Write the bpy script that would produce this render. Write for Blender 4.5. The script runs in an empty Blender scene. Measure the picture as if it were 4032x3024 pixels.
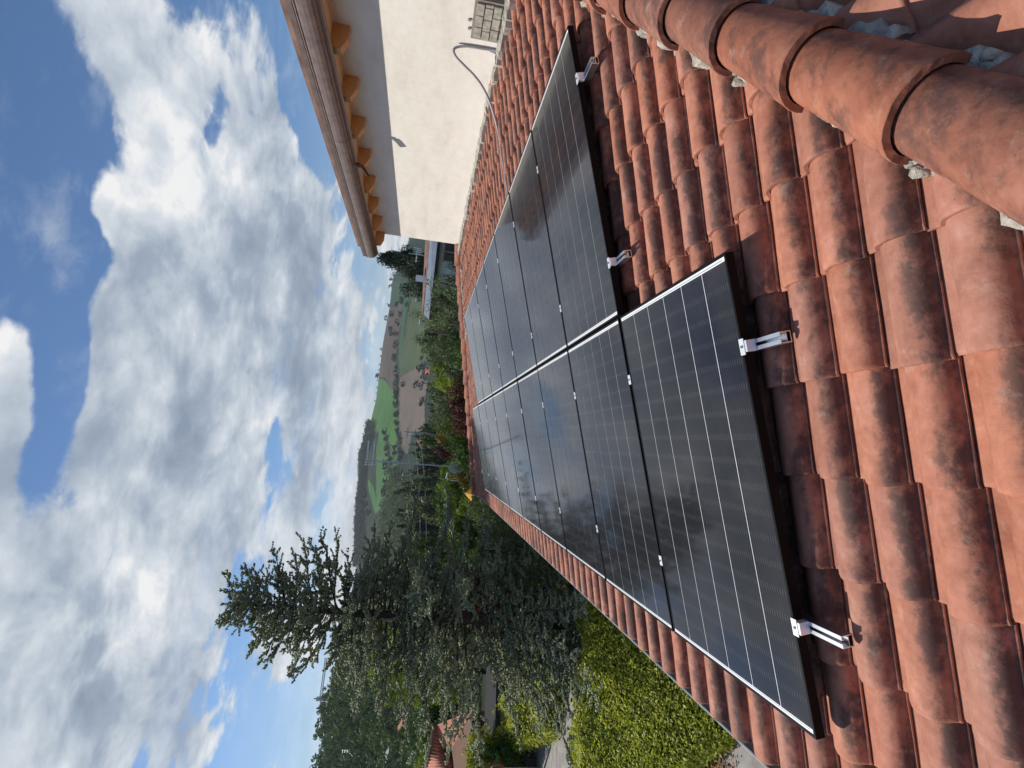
import bpy, bmesh, math, random
import numpy as np
from mathutils import Matrix, Vector
random.seed(7); RNG = np.random.default_rng(7)
sc = bpy.context.scene
COL = sc.collection

# ---------------------------------------------------------------- camera
TH = math.radians(14.5); CT, ST = math.cos(TH), math.sin(TH)
FPX = 2277.565
def rv(a, b, h):            # roof-plane coordinates (along the eave, up the slope, above panel plane) -> world
    return np.array([b*CT - h*ST, a, b*ST + h*CT])
CAMP = rv(-1.918705, 1.232787, 1.189246)
RR = [(-0.1564688, -0.1559119, 0.9752994), (0.0963552, -0.9851615, -0.1420301), (0.9829716, 0.0717519, 0.1691700)]
CX, CY, CZ = [rv(r[0], r[1], -r[2]) for r in RR]       # picture right, picture down, forward, in world axes
cam = bpy.data.cameras.new('camera'); camo = bpy.data.objects.new('camera', cam); COL.objects.link(camo)
cam.sensor_fit = 'HORIZONTAL'; cam.sensor_width = 36; cam.lens = 36*FPX/4032
cam.clip_start = 0.05; cam.clip_end = 12000
M = Matrix(((CX[0], -CY[0], -CZ[0], CAMP[0]), (CX[1], -CY[1], -CZ[1], CAMP[1]), (CX[2], -CY[2], -CZ[2], CAMP[2]), (0, 0, 0, 1)))
camo.matrix_world = M
sc.camera = camo
def ray(x, y):
    d = CX*((x-2016)/FPX) + CY*((y-1512)/FPX) + CZ
    return d/np.linalg.norm(d)
def proj(P):
    q = np.asarray(P, float) - CAMP
    z = q@CZ
    zz = np.where(np.abs(z) < 1e-6, 1e-6, z)
    return 2016 + FPX*(q@CX)/zz, 1512 + FPX*(q@CY)/zz, z
def pd(x, y, dist):         # point at a horizontal distance
    d = ray(x, y); return CAMP + d*(dist/math.hypot(d[0], d[1]))
def pz(x, y, Z):
    d = ray(x, y); return CAMP + d*((Z-CAMP[2])/d[2])
def px_(x, y, X):
    d = ray(x, y); return CAMP + d*((X-CAMP[0])/d[0])
def srgb(r, g, b, k=1.0):
    f = lambda c: ((c/255.)/12.92 if c/255. <= .04045 else ((c/255.+.055)/1.055)**2.4)*k
    return (f(r), f(g), f(b), 1)

# ---------------------------------------------------------------- sun, sky, exposure
SUN = np.array([-.59, .355, .725]); SUN /= np.linalg.norm(SUN)
sl = bpy.data.lights.new('sun', 'SUN'); sl.energy = 5.0; sl.angle = math.radians(.55); sl.color = (1, .93, .83)
so = bpy.data.objects.new('sun', sl); COL.objects.link(so)
so.rotation_euler = Vector(SUN).to_track_quat('Z', 'Y').to_euler()
sc.view_settings.view_transform = 'Standard'; sc.view_settings.look = 'None'
sc.view_settings.exposure = 0.0; sc.view_settings.gamma = 1.0; sc.view_settings.use_curve_mapping = False
try:
    sc.cycles.max_bounces = 6; sc.cycles.diffuse_bounces = 3; sc.cycles.glossy_bounces = 3
    sc.cycles.transparent_max_bounces = 6; sc.cycles.volume_bounces = 0
    sc.cycles.use_adaptive_sampling = True; sc.cycles.adaptive_threshold = .015
    sc.cycles.use_denoising = True
except Exception: pass

class NT:
    def __init__(s, tree): s.t = tree; s.N = tree.nodes; s.L = tree.links
    def new(s, typ, **kw):
        n = s.N.new(typ)
        for k, v in kw.items(): setattr(n, k, v)
        return n
    def link(s, a, b): s.L.new(a, b)
    def setin(s, sock, v):
        if isinstance(v, bpy.types.NodeSocket): s.L.new(v, sock)
        else: sock.default_value = v
    def math(s, op, a, b=None, c=None, clamp=False):
        n = s.N.new('ShaderNodeMath'); n.operation = op; n.use_clamp = clamp
        s.setin(n.inputs[0], a)
        if b is not None: s.setin(n.inputs[1], b)
        if c is not None: s.setin(n.inputs[2], c)
        return n.outputs[0]
    def vmath(s, op, a, b=None, out=0):
        n = s.N.new('ShaderNodeVectorMath'); n.operation = op
        s.setin(n.inputs[0], a)
        if b is not None:
            s.setin(n.inputs['Scale'] if op == 'SCALE' else n.inputs[1], b)
        return n.outputs[out]
    def noise(s, vec, scale, detail=4, rough=.55, dist=0, out='Fac', lac=2.0):
        n = s.N.new('ShaderNodeTexNoise'); n.noise_dimensions = '3D'
        if vec is not None: s.setin(n.inputs['Vector'], vec)
        n.inputs['Scale'].default_value = scale; n.inputs['Detail'].default_value = detail
        n.inputs['Roughness'].default_value = rough; n.inputs['Distortion'].default_value = dist
        n.inputs['Lacunarity'].default_value = lac
        return n.outputs[out]
    def ramp(s, fac, stops, interp='LINEAR'):
        n = s.N.new('ShaderNodeValToRGB'); n.color_ramp.interpolation = interp
        e = n.color_ramp.elements
        while len(e) > 1: e.remove(e[0])
        e[0].position = stops[0][0]; e[0].color = stops[0][1] if len(stops[0][1]) == 4 else (*stops[0][1], 1)
        for p, c in stops[1:]:
            k = e.new(p); k.color = c if len(c) == 4 else (*c, 1)
        s.setin(n.inputs[0], fac); return n.outputs[0]
    def mix(s, fac, a, b, mode='MIX'):
        n = s.N.new('ShaderNodeMix'); n.data_type = 'RGBA'; n.blend_type = mode
        s.setin(n.inputs[0], fac); s.setin(n.inputs[6], a); s.setin(n.inputs[7], b); return n.outputs[2]
    def smooth(s, v, lo, hi, t0=0., t1=1., kind='SMOOTHSTEP'):
        n = s.N.new('ShaderNodeMapRange'); n.interpolation_type = kind
        s.setin(n.inputs['Value'], v)
        for k, q in (('From Min', lo), ('From Max', hi), ('To Min', t0), ('To Max', t1)): s.setin(n.inputs[k], q)
        return n.outputs['Result']
    def mapping(s, vec, scale=(1, 1, 1), loc=(0, 0, 0), rot=(0, 0, 0), typ='POINT'):
        n = s.N.new('ShaderNodeMapping'); n.vector_type = typ
        s.setin(n.inputs['Vector'], vec); n.inputs['Location'].default_value = loc
        n.inputs['Rotation'].default_value = rot; n.inputs['Scale'].default_value = scale
        return n.outputs[0]
def K(v): return (v, v, v, 1)

world = bpy.data.worlds.new('World'); sc.world = world; world.use_nodes = True
w = NT(world.node_tree); w.N.clear()
sky = w.new('ShaderNodeTexSky', sky_type='NISHITA'); sky.sun_disc = False
sky.sun_elevation = math.asin(SUN[2]); sky.sun_rotation = math.atan2(SUN[0], SUN[1])
sky.air_density = 1.0; sky.dust_density = .6; sky.ozone_density = 2.0; sky.altitude = 200
tc = w.new('ShaderNodeTexCoord')
D = tc.outputs['Generated']
# cloud cover: world directions; fine noise stretched level by level, broad masses set by direction
Dn = w.vmath('NORMALIZE', D)
sep = w.new('ShaderNodeSeparateXYZ'); w.link(Dn, sep.inputs[0])
zpos = w.math('MAXIMUM', sep.outputs[2], 0.0)
inv = w.math('DIVIDE', 1.0, w.math('ADD', zpos, .30))
plane = w.vmath('SCALE', Dn, inv)          # clouds flatten towards the horizon
pl2 = w.mapping(plane, scale=(1, 1, 1.6))
warp = w.noise(pl2, 2.2, 3, .5, out='Color')
warpv = w.vmath('SCALE', w.vmath('SUBTRACT', warp, (.5, .5, .5)), .22)
pw_ = w.vmath('ADD', pl2, warpv)
n1 = w.noise(pw_, 2.6, 9, .56)
n2 = w.noise(w.vmath('ADD', pw_, (3.1, 1.7, .4)), 7.5, 7, .6)
cover = w.math('ADD', w.math('MULTIPLY', n1, .72), w.math('MULTIPLY', n2, .28))
# the same cover a little towards the sun: lit side against shaded side of each billow
sh = tuple(SUN*np.array([1, 1, 1.6])*.07)
n1s = w.noise(w.vmath('ADD', pw_, sh), 2.6, 6, .56)
fwd = np.array([0.11, 1.0, .1])
def blob(cx, cy, rx, ry, ang=0.):
    """soft mass centred on the direction seen at (cx, cy) of the 2212-wide photo; radii in the same units"""
    k = 4032/2212.
    d0 = ray(cx*k, cy*k)
    ex = ray((cx+10)*k, cy*k)-d0; ex /= np.linalg.norm(ex)
    ez = np.cross(d0, ex); ez /= np.linalg.norm(ez); ex = np.cross(ez, d0)
    a = math.radians(ang)
    u = ex*math.cos(a)+ez*math.sin(a); v = -ex*math.sin(a)+ez*math.cos(a)
    dpx = k/FPX/np.sqrt(1+(((cx*k-2016)**2+(cy*k-1512)**2)/FPX**2))
    rel = w.vmath('SUBTRACT', Dn, tuple(d0))
    du = w.math('DIVIDE', w.vmath('DOT_PRODUCT', rel, tuple(u), out='Value'), rx*dpx)
    dv = w.math('DIVIDE', w.vmath('DOT_PRODUCT', rel, tuple(v), out='Value'), ry*dpx)
    r2 = w.math('ADD', w.math('MULTIPLY', du, du), w.math('MULTIPLY', dv, dv))
    back = w.vmath('DOT_PRODUCT', Dn, tuple(d0), out='Value')
    g = w.math('POWER', 2.718, w.math('MULTIPLY', r2, -1.0))
    return w.math('MULTIPLY', g, w.math('GREATER_THAN', back, 0.0))
#           cx   cy   rx   ry  ang  amount   (x = towards the ground, y = to the left in the upright view)
BL = [(40, 190, 120, 330, 0, -.42), (250, 60, 90, 140, 0, .12), (85, 440, 85, 170, 0, -.34), (205, 530, 40, 60, 20, -.16), (215, 440, 50, 60, 0, .18), (165, 680, 70, 90, 0, .20), (60, 620, 70, 70, 0, -.2),
      (115, 900, 50, 250, 12, -.34), (130, 740, 40, 90, 0, -.3), (230, 1230, 55, 90, 30, -.28), (180, 1090, 60, 80, 0, -.2),
      (20, 930, 80, 210, 0, .26), (120, 1480, 200, 230, 0, .30), (60, 1330, 130, 110, 0, .18),
      (290, 760, 130, 280, 0, .26), (230, 500, 60, 70, 0, .16), (420, 900, 220, 330, 0, .16), (450, 350, 170, 260, 20, .14), (350, 150, 150, 120, 0, .1),
      (455, 280, 30, 80, 25, -.22), (590, 930, 30, 300, 0, -.16), (640, 130, 26, 170, -12, -.22), (665, 300, 25, 110, -15, -.16),
      (380, 1150, 180, 200, 0, .12), (330, 1420, 40, 110, 15, -.2), (700, 700, 70, 420, 0, .12), (690, 1590, 40, 160, 0, -.22), (500, 1350, 40, 120, 0, -.1),
      (560, 480, 60, 170, 10, .08)]
mass = blob(1106, 900, 1500, 1000, 0); mass = w.math('MULTIPLY', mass, .095)
for b_ in BL:
    t_ = w.math('MULTIPLY', blob(*b_[:5]), b_[5])
    mass = t_ if mass is None else w.math('ADD', mass, t_)
cov = w.math('ADD', cover, mass)
alpha = w.smooth(cov, .545, .635)
bandn = w.noise(w.mapping(Dn, scale=(1.2, 1.2, 14.)), 2.4, 6, .6)
lowz = w.smooth(sep.outputs[2], .06, .42, 1, 0)
bandb = w.math('MULTIPLY', w.math('SUBTRACT', bandn, .5), lowz)
alpha = w.math('MINIMUM', w.math('MAXIMUM', w.math('ADD', alpha, w.math('MULTIPLY', bandb, 2.2)), 0.0), 1.0)
wisp = w.math('MULTIPLY', w.smooth(w.noise(w.mapping(pw_, scale=(1, 1, 2.2)), 5., 8, .62), .50, .78), .42)
alpha = w.math('MAXIMUM', alpha, wisp)
hz = w.smooth(sep.outputs[2], .0, .26, 1, 0)
alpha = w.math('MAXIMUM', alpha, w.math('MULTIPLY', hz, .55))
thick = w.smooth(cov, .56, .86)
lit = w.math('MULTIPLY', w.math('SUBTRACT', n1, n1s), 5.5)
# grey bellies: broad soft noise
GB = [(430, 570, 60, 150, 10), (420, 950, 70, 160, 0), (640, 800, 45, 260, 0), (300, 640, 50, 130, 20), (90, 1500, 210, 260, 0), (200, 1400, 120, 140, 0), (470, 1130, 40, 110, 0), (650, 560, 30, 200, -8)]
bel = None
for g_ in GB:
    t_ = blob(*g_); bel = t_ if bel is None else w.math('ADD', bel, t_)
belly = w.math('MULTIPLY', w.math('ADD', w.math('MULTIPLY', bel, .75), w.math('MULTIPLY', thick, .22)), w.smooth(w.noise(pw_, 4.2, 5, .55), .36, .62, .35, 1.25))
bright = w.math('ADD', w.math('SUBTRACT', .73, w.math('MULTIPLY', belly, .36)), w.math('MULTIPLY', lit, w.math('ADD', .28, w.math('MULTIPLY', alpha, .1))))
bright = w.math('ADD', bright, w.math('MULTIPLY', w.math('SUBTRACT', n2, .5), .85))
bright = w.math('ADD', bright, w.math('MULTIPLY', bandb, -.9))
bright = w.math('MAXIMUM', w.math('MINIMUM', bright, 1.0), .12)
ccol = w.ramp(bright, [(.12, srgb(138, 152, 172)), (.42, srgb(160, 173, 190)), (.66, srgb(192, 202, 213)), (.84, srgb(216, 222, 229)), (1.0, srgb(243, 243, 243))])
warmz = w.smooth(sep.outputs[2], .02, .2, 1, 0)
ccol = w.mix(w.math('MULTIPLY', warmz, .35), ccol, srgb(222, 220, 210), 'MIX')
skyb = w.vmath('SCALE', sky.outputs[0], .105)
skyb = w.mix(1.0, skyb, (.66, .86, 1.04, 1), 'MULTIPLY')
STR = .10
sclouds = w.vmath('SCALE', ccol, 1.0)
mixc = w.mix(alpha, skyb, sclouds)
bgsock = w.vmath('SCALE', mixc, 1.0/STR)
bg = w.new('ShaderNodeBackground'); w.link(bgsock, bg.inputs[0]); bg.inputs[1].default_value = STR
wo = w.new('ShaderNodeOutputWorld'); w.link(bg.outputs[0], wo.inputs[0])

# ---------------------------------------------------------------- object helpers
def new_mesh(name, V, F, mat=None, smooth=False, uv=None):
    me = bpy.data.meshes.new(name)
    V = np.asarray(V, np.float32)
    if isinstance(F, np.ndarray) and F.ndim == 2:
        n, k = F.shape
        me.vertices.add(len(V)); me.vertices.foreach_set('co', V.ravel())
        me.loops.add(n*k); me.loops.foreach_set('vertex_index', F.astype(np.int32).ravel())
        me.polygons.add(n); me.polygons.foreach_set('loop_start', np.arange(0, n*k, k, dtype=np.int32))
        me.polygons.foreach_set('loop_total', np.full(n, k, np.int32))
        me.update(calc_edges=True); me.validate()
    else:
        me.from_pydata([tuple(v) for v in V], [], [tuple(f) for f in F]); me.update()
    if smooth: me.polygons.foreach_set('use_smooth', [True]*len(me.polygons))
    if mat is not None:
        for m in (mat if isinstance(mat, (list, tuple)) else [mat]): me.materials.append(m)
    return me
def link(name, data, parent=None, loc=None, rot=None, scale=None, mw=None, **props):
    o = bpy.data.objects.new(name, data); COL.objects.link(o)
    if parent is not None: o.parent = parent
    if mw is not None: o.matrix_basis = mw
    else:
        if loc is not None: o.location = [float(c) for c in loc]
        if rot is not None: o.rotation_euler = rot
        if scale is not None: o.scale = (scale,)*3 if isinstance(scale, (int, float)) else scale
    for k, v in props.items():
        if v is not None: o[k] = v
    return o
def thing(name, label, cat, group=None, data=None, **kw):
    return link(name, data, label=label, category=cat, group=group, **kw)
class MB:                                  # mesh collector
    def __init__(s): s.v = []; s.f = []
    def add(s, V, F):
        n = len(s.v); s.v.extend([tuple(map(float, q)) for q in V]); s.f.extend([tuple(i+n for i in f) for f in F]); return s
    def box(s, c, size, R=None):
        x, y, z = [q/2. for q in size]
        P = np.array([(-x, -y, -z), (x, -y, -z), (x, y, -z), (-x, y, -z), (-x, -y, z), (x, -y, z), (x, y, z), (-x, y, z)])
        if R is not None: P = P@np.asarray(R).T
        return s.add(P+np.asarray(c), [(0, 3, 2, 1), (4, 5, 6, 7), (0, 1, 5, 4), (1, 2, 6, 5), (2, 3, 7, 6), (3, 0, 4, 7)])
    def hexa(s, P): return s.add(P, [(0, 3, 2, 1), (4, 5, 6, 7), (0, 1, 5, 4), (1, 2, 6, 5), (2, 3, 7, 6), (3, 0, 4, 7)])
    def tube(s, pts, rad, seg=8, cap=True):
        pts = [np.asarray(p, float) for p in pts]; n = len(pts)
        rr = rad if hasattr(rad, '__len__') else [rad]*n
        V = []; up = np.array([0, 0, 1.])
        for i, p in enumerate(pts):
            t = pts[min(i+1, n-1)]-pts[max(i-1, 0)]; t = t/(np.linalg.norm(t)+1e-9)
            a = np.cross(t, up if abs(t[2]) < .95 else np.array([1., 0, 0])); a /= np.linalg.norm(a); b = np.cross(t, a)
            for k in range(seg):
                q = 2*math.pi*k/seg; V.append(p+rr[i]*(a*math.cos(q)+b*math.sin(q)))
        F = [(i*seg+k, i*seg+(k+1) % seg, (i+1)*seg+(k+1) % seg, (i+1)*seg+k) for i in range(n-1) for k in range(seg)]
        if cap: F += [tuple(range(seg))[::-1], tuple(range((n-1)*seg, n*seg))]
        return s.add(V, F)
    def prism(s, poly, y0, y1, axis='y'):  # poly in (x,z), extruded along y
        n = len(poly)
        V = [(p[0], y0, p[1]) for p in poly]+[(p[0], y1, p[1]) for p in poly]
        F = [(i, (i+1) % n, n+(i+1) % n, n+i) for i in range(n)]+[tuple(range(n))[::-1], tuple(range(n, 2*n))]
        return s.add(V, F)
    def mesh(s, name, mat, smooth=False, bevel=0):
        me = new_mesh(name, s.v, s.f, mat, smooth)
        bm = bmesh.new(); bm.from_mesh(me)
        bmesh.ops.recalc_face_normals(bm, faces=bm.faces)
        if bevel: bmesh.ops.bevel(bm, geom=bm.edges, offset=bevel, segments=2, affect='EDGES', clamp_overlap=True)
        bm.to_mesh(me); bm.free(); return me

# ---------------------------------------------------------------- materials
def mat(name):
    m = bpy.data.materials.new(name); m.use_nodes = True
    t = NT(m.node_tree); b = t.N['Principled BSDF']; return m, t, b
def simple(name, col, rough=.7, metal=0, nscale=6, namt=.15, bump=0, bscale=None, coat=0, spec=.5):
    m, t, b = mat(name)
    g = t.new('ShaderNodeNewGeometry')
    n = t.noise(g.outputs['Position'], nscale, 5, .6)
    dark = tuple(c*(1-namt*1.6) for c in col[:3])+(1,); lite = tuple(min(1, c*(1+namt)) for c in col[:3])+(1,)
    t.link(t.ramp(n, [(.3, dark), (.7, lite)]), b.inputs['Base Color'])
    b.inputs['Roughness'].default_value = rough; b.inputs['Metallic'].default_value = metal
    b.inputs['Specular IOR Level'].default_value = spec
    if coat: b.inputs['Coat Weight'].default_value = coat; b.inputs['Coat Roughness'].default_value = .05
    if bump:
        bn = t.new('ShaderNodeBump'); bn.inputs['Strength'].default_value = bump; bn.inputs['Distance'].default_value = .02
        t.link(t.noise(g.outputs['Position'], bscale or nscale*6, 4, .6), bn.inputs['Height']); t.link(bn.outputs[0], b.inputs['Normal'])
    return m
PA, A0 = .2035, -.052          # tile pitch along the eave and its phase
PB, B0 = .329, 1.229           # course pitch up the slope and its phase
def terracotta(name, axis, phase, ridge=False):
    m, t, b = mat(name)
    g = t.new('ShaderNodeNewGeometry'); pos = g.outputs['Position']
    oi = t.new('ShaderNodeObjectInfo'); at = t.new('ShaderNodeAttribute', attribute_name='rnd')
    rnd = t.math('FRACT', t.math('ADD', oi.outputs['Random'], at.outputs['Fac']))
    off = t.vmath('ADD', pos, t.vmath('SCALE', (7.3, 3.1, 5.7), t.math('MULTIPLY', rnd, 3.0)))
    n1 = t.noise(off, 5.5, 6, .62); n2 = t.noise(off, 22, 5, .65)
    st = t.noise(t.mapping(off, scale=(1, .22, 1) if axis == 'Y' else (.22, 1, 1)), 46, 4, .6)
    f = t.math('ADD', t.math('MULTIPLY', n1, .6), t.math('ADD', t.math('MULTIPLY', n2, .25), t.math('MULTIPLY', st, .15)))
    base = t.ramp(f, [(.30, (.25, .098, .060)), (.44, (.345, .145, .092)), (.56, (.42, .188, .122)), (.70, (.50, .26, .185))])
    tint = t.ramp(rnd, [(0, (.72, .72, .75)), (.2, (1.06, .96, .90)), (.4, (.90, .93, .98)), (.6, (1.10, 1.02, .95)), (.8, (1.0, .86, .76)), (1, (.84, .88, .92))])
    base = t.mix(1.0, base, tint, 'MULTIPLY')
    base = t.mix(1.0, base, (.80, .76, .76, 1) if ridge else (.98, 1.0, 1.06, 1), 'MULTIPLY')
    # black firing and lichen bloom: irregular patches, plus shade painted along the flank turned from the sun
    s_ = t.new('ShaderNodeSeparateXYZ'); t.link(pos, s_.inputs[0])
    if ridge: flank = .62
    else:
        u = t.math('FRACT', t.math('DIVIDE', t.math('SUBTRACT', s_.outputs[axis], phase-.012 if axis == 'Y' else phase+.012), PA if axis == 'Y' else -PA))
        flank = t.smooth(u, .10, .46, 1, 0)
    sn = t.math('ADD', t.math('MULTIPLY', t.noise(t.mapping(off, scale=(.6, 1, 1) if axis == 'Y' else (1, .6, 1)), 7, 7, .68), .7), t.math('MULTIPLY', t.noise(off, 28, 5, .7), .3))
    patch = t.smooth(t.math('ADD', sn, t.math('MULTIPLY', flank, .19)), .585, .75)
    soot_shade = t.math('MULTIPLY', patch, t.math('ADD', .26, t.math('MULTIPLY', flank, .52)) if not ridge else .62)
    base = t.mix(soot_shade, base, (.036, .032, .034, 1))
    bloom = t.math('MULTIPLY', t.smooth(t.noise(off, 13, 5, .7), .56, .72), .32)
    base = t.mix(bloom, base, (.48, .35, .28, 1))
    # small dark lichen spots
    vo = t.new('ShaderNodeTexVoronoi'); t.link(off, vo.inputs['Vector']); vo.inputs['Scale'].default_value = 42
    sp = t.math('MULTIPLY', t.smooth(vo.outputs['Distance'], .10, .17, 1, 0), t.smooth(t.noise(off, 7, 3, .5), .60, .68))
    base = t.mix(t.math('MULTIPLY', sp, .75), base, (.10, .085, .06, 1))
    t.link(base, b.inputs['Base Color'])
    b.inputs['Roughness'].default_value = .78; b.inputs['Specular IOR Level'].default_value = .28
    bn = t.new('ShaderNodeBump'); bn.inputs['Strength'].default_value = .35; bn.inputs['Distance'].default_value = .004
    h = t.math('ADD', t.noise(off, 60, 5, .7), t.math('MULTIPLY', st, 1.2)); t.link(h, bn.inputs['Height']); t.link(bn.outputs[0], b.inputs['Normal'])
    return m
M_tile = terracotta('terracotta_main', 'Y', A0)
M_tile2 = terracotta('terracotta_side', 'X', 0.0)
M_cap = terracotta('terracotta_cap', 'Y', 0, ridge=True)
M_mortar = simple('mortar', (.46, .43, .37), .92, nscale=18, namt=.3, bump=.8, bscale=90)
M_deck = simple('under_deck', (.10, .07, .05), .95)
M_plaster, t_, b_ = mat('cream_plaster')
g_ = t_.new('ShaderNodeNewGeometry')
pn = t_.noise(t_.mapping(g_.outputs['Position'], scale=(1, .5, 2.2)), 2.2, 6, .6); pn2 = t_.noise(g_.outputs['Position'], 11, 5, .6)
t_.link(t_.ramp(t_.math('ADD', t_.math('MULTIPLY', pn, .7), t_.math('MULTIPLY', pn2, .3)), [(.34, (.60, .565, .49)), (.46, (.66, .63, .56)), (.58, (.70, .675, .605)), (.7, (.735, .71, .645))]), b_.inputs['Base Color'])
b_.inputs['Roughness'].default_value = .9
bn_ = t_.new('ShaderNodeBump'); bn_.inputs['Strength'].default_value = .5; bn_.inputs['Distance'].default_value = .012
t_.link(t_.math('ADD', t_.noise(g_.outputs['Position'], 5, 6, .65), t_.math('MULTIPLY', t_.noise(g_.outputs['Position'], 130, 3, .6), .25)), bn_.inputs['Height']); t_.link(bn_.outputs[0], b_.inputs['Normal'])
def woodmat(name, c1, c2, sc_=(14, 3, 14)):
    m, t, b = mat(name)
    co = t.new('ShaderNodeTexCoord').outputs['Object']
    wv = t.new('ShaderNodeTexWave'); wv.wave_type = 'BANDS'; wv.bands_direction = 'Z'
    t.link(co, wv.inputs['Vector']); wv.inputs['Scale'].default_value = 22; wv.inputs['Distortion'].default_value = 1.6; wv.inputs['Detail'].default_value = 3; wv.inputs['Detail Scale'].default_value = 1.4
    f = t.math('ADD', t.math('MULTIPLY', wv.outputs['Fac'], .35), t.math('MULTIPLY', t.noise(t.mapping(co, scale=sc_), 3, 4, .6), .65))
    t.link(t.ramp(f, [(.3, c1), (.7, c2)]), b.inputs['Base Color']); b.inputs['Roughness'].default_value = .6
    return m
M_rafter = woodmat('rafter_wood', (.42, .20, .07), (.62, .34, .14))
M_board = woodmat('board_wood', (.55, .36, .17), (.72, .51, .28))
M_rafend = simple('end_grain', (.30, .27, .23), .8)
M_gutter = simple('brown_gutter', (.155, .105, .088), .42, nscale=9, namt=.2, bump=.1, spec=.6)
M_elbow = simple('copper_elbow', (.12, .075, .05), .25, metal=.7)
M_zinc = simple('grey_zinc', (.30, .33, .36), .4, metal=.5)
M_cable = simple('grey_conduit', (.36, .36, .39), .45)
M_alu = simple('aluminium', (.80, .82, .85), .30, metal=1, namt=.06)
M_clamp = simple('bright_clamp', (.82, .84, .86), .38, metal=.6, namt=.05)
M_bolt = simple('bolt_steel', (.25, .26, .28), .4, metal=.9)
M_frame = simple('black_anodised_frame', (.004, .004, .0045), .5, namt=.2, spec=.10)
def pvmat(name, cell):
    m, t, b = mat(name)
    g = t.new('ShaderNodeNewGeometry'); pos = g.outputs['Position']
    if cell:
        co = t.new('ShaderNodeTexCoord').outputs['Object']
        s_ = t.new('ShaderNodeSeparateXYZ'); t.link(co, s_.inputs[0])
        ph = t.math('FRACT', t.math('DIVIDE', t.math('ADD', s_.outputs['Y'], 5.0), .01517))
        line = t.smooth(t.math('ABSOLUTE', t.math('SUBTRACT', ph, .5)), .05, .13, 1, 0)
        edge = t.smooth(t.math('ABSOLUTE', s_.outputs['X']), .030, .0405)     # ribbons stand out near each cell gap
        f = t.math('MULTIPLY', line, t.math('ADD', .16, t.math('MULTIPLY', edge, .5)))
        cc = t.mix(t.smooth(t.noise(pos, 1.3, 3, .5), .35, .65), (.0055, .0055, .0075, 1), (.008, .0075, .012, 1))
        col = t.mix(f, cc, (.10, .10, .105, 1)); col = t.mix(t.math('MULTIPLY', t.smooth(t.noise(pos, 2.1, 6, .7), .48, .75), .05), col, (.25, .23, .20, 1))
        t.link(col, b.inputs['Base Color']); b.inputs['Roughness'].default_value = .42
    else:
        b.inputs['Base Color'].default_value = (.78, .79, .80, 1); b.inputs['Roughness'].default_value = .5
    b.inputs['Specular IOR Level'].default_value = .05
    b.inputs['Coat Weight'].default_value = .9; b.inputs['Coat IOR'].default_value = 1.31
    dust = t.noise(t.mapping(pos, scale=(.6, 2.5, 1)), 3.5, 5, .6)
    t.link(t.smooth(dust, .3, .75, .045, .11), b.inputs['Coat Roughness'])
    return m
M_cell = pvmat('cell_black', True); M_back = pvmat('backsheet_white', False)
M_ribbon = simple('ribbon', (.34, .35, .37), .4, metal=.5)

def leafmat(name, c1, c2, rough=.6, trans=.25, scale=1.2, c3=None):
    m, t, b = mat(name)
    g = t.new('ShaderNodeNewGeometry'); oi = t.new('ShaderNodeObjectInfo')
    p = t.vmath('ADD', g.outputs['Position'], t.vmath('SCALE', (13., 7., 3.), oi.outputs['Random']))
    at = t.new('ShaderNodeAttribute', attribute_name='leaf')
    f = t.math('ADD', t.math('MULTIPLY', t.noise(p, scale, 4, .6), .55), t.math('MULTIPLY', at.outputs['Fac'], .45))
    stops = [(.25, c1), (.75, c2)] if c3 is None else [(.2, c1), (.5, c2), (.85, c3)]
    col = t.ramp(f, stops)
    col = t.mix(1.0, col, t.ramp(oi.outputs['Random'], [(0, (.8, .85, .85)), (.5, (1, 1, 1)), (1, (1.15, 1.08, .9))]), 'MULTIPLY')
    t.link(col, b.inputs['Base Color']); b.inputs['Roughness'].default_value = rough; b.inputs['Specular IOR Level'].default_value = .3
    if trans:
        tr = t.new('ShaderNodeBsdfTranslucent'); t.link(t.mix(1.0, col, (1.3, 1.35, .6, 1), 'MULTIPLY'), tr.inputs[0])
        ms = t.new('ShaderNodeMixShader'); ms.inputs[0].default_value = trans
        t.link(b.outputs[0], ms.inputs[1]); t.link(tr.outputs[0], ms.inputs[2])
        t.link(ms.outputs[0], t.N['Material Output'].inputs[0])
    return m
ML = dict(
    spruce=leafmat('spruce_needles', (.13, .17, .11), (.28, .325, .245), .7, .3, 2.0, (.47, .52, .44)),
    hedge=leafmat('hedge_leaf', (.12, .15, .018), (.42, .44, .06), .5, .4, 2.6, (.70, .70, .18)),
    olive=leafmat('olive_leaf', (.055, .085, .036), (.125, .165, .08), .6, .2, .8, (.2, .22, .15)),
    green=leafmat('green_leaf', (.022, .055, .010), (.055, .115, .018), .6, .3, .8, (.10, .17, .03)),
    dark=leafmat('dark_leaf', (.024, .045, .020), (.055, .085, .036), .7, .15, .8),
    cedar=leafmat('cedar_leaf', (.020, .038, .026), (.050, .075, .042), .7, .15, .9, (.085, .105, .055)),
    lime=leafmat('lime_leaf', (.10, .16, .018), (.22, .29, .03), .6, .35, .9),
    yellow=leafmat('yellow_leaf', (.26, .27, .02), (.50, .46, .03), .6, .35, .9),
    red=leafmat('red_leaf', (.040, .008, .010), (.10, .018, .022), .6, .25, .9),
    bronze=leafmat('bronze_leaf', (.10, .085, .02), (.20, .15, .035), .6, .25, .9),
    far=leafmat('far_leaf', (.030, .052, .026), (.070, .100, .045), .8, .0, .09),
    wood=leafmat('forest_leaf', (.035, .070, .026), (.095, .15, .05), .8, .15, .12, (.17, .22, .08)),
)
M_bark = simple('bark', (.085, .065, .05), .95, nscale=14, namt=.4, bump=.8)
M_soil = simple('soil', (.035, .03, .022), 1.0, nscale=3, namt=.4)
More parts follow.
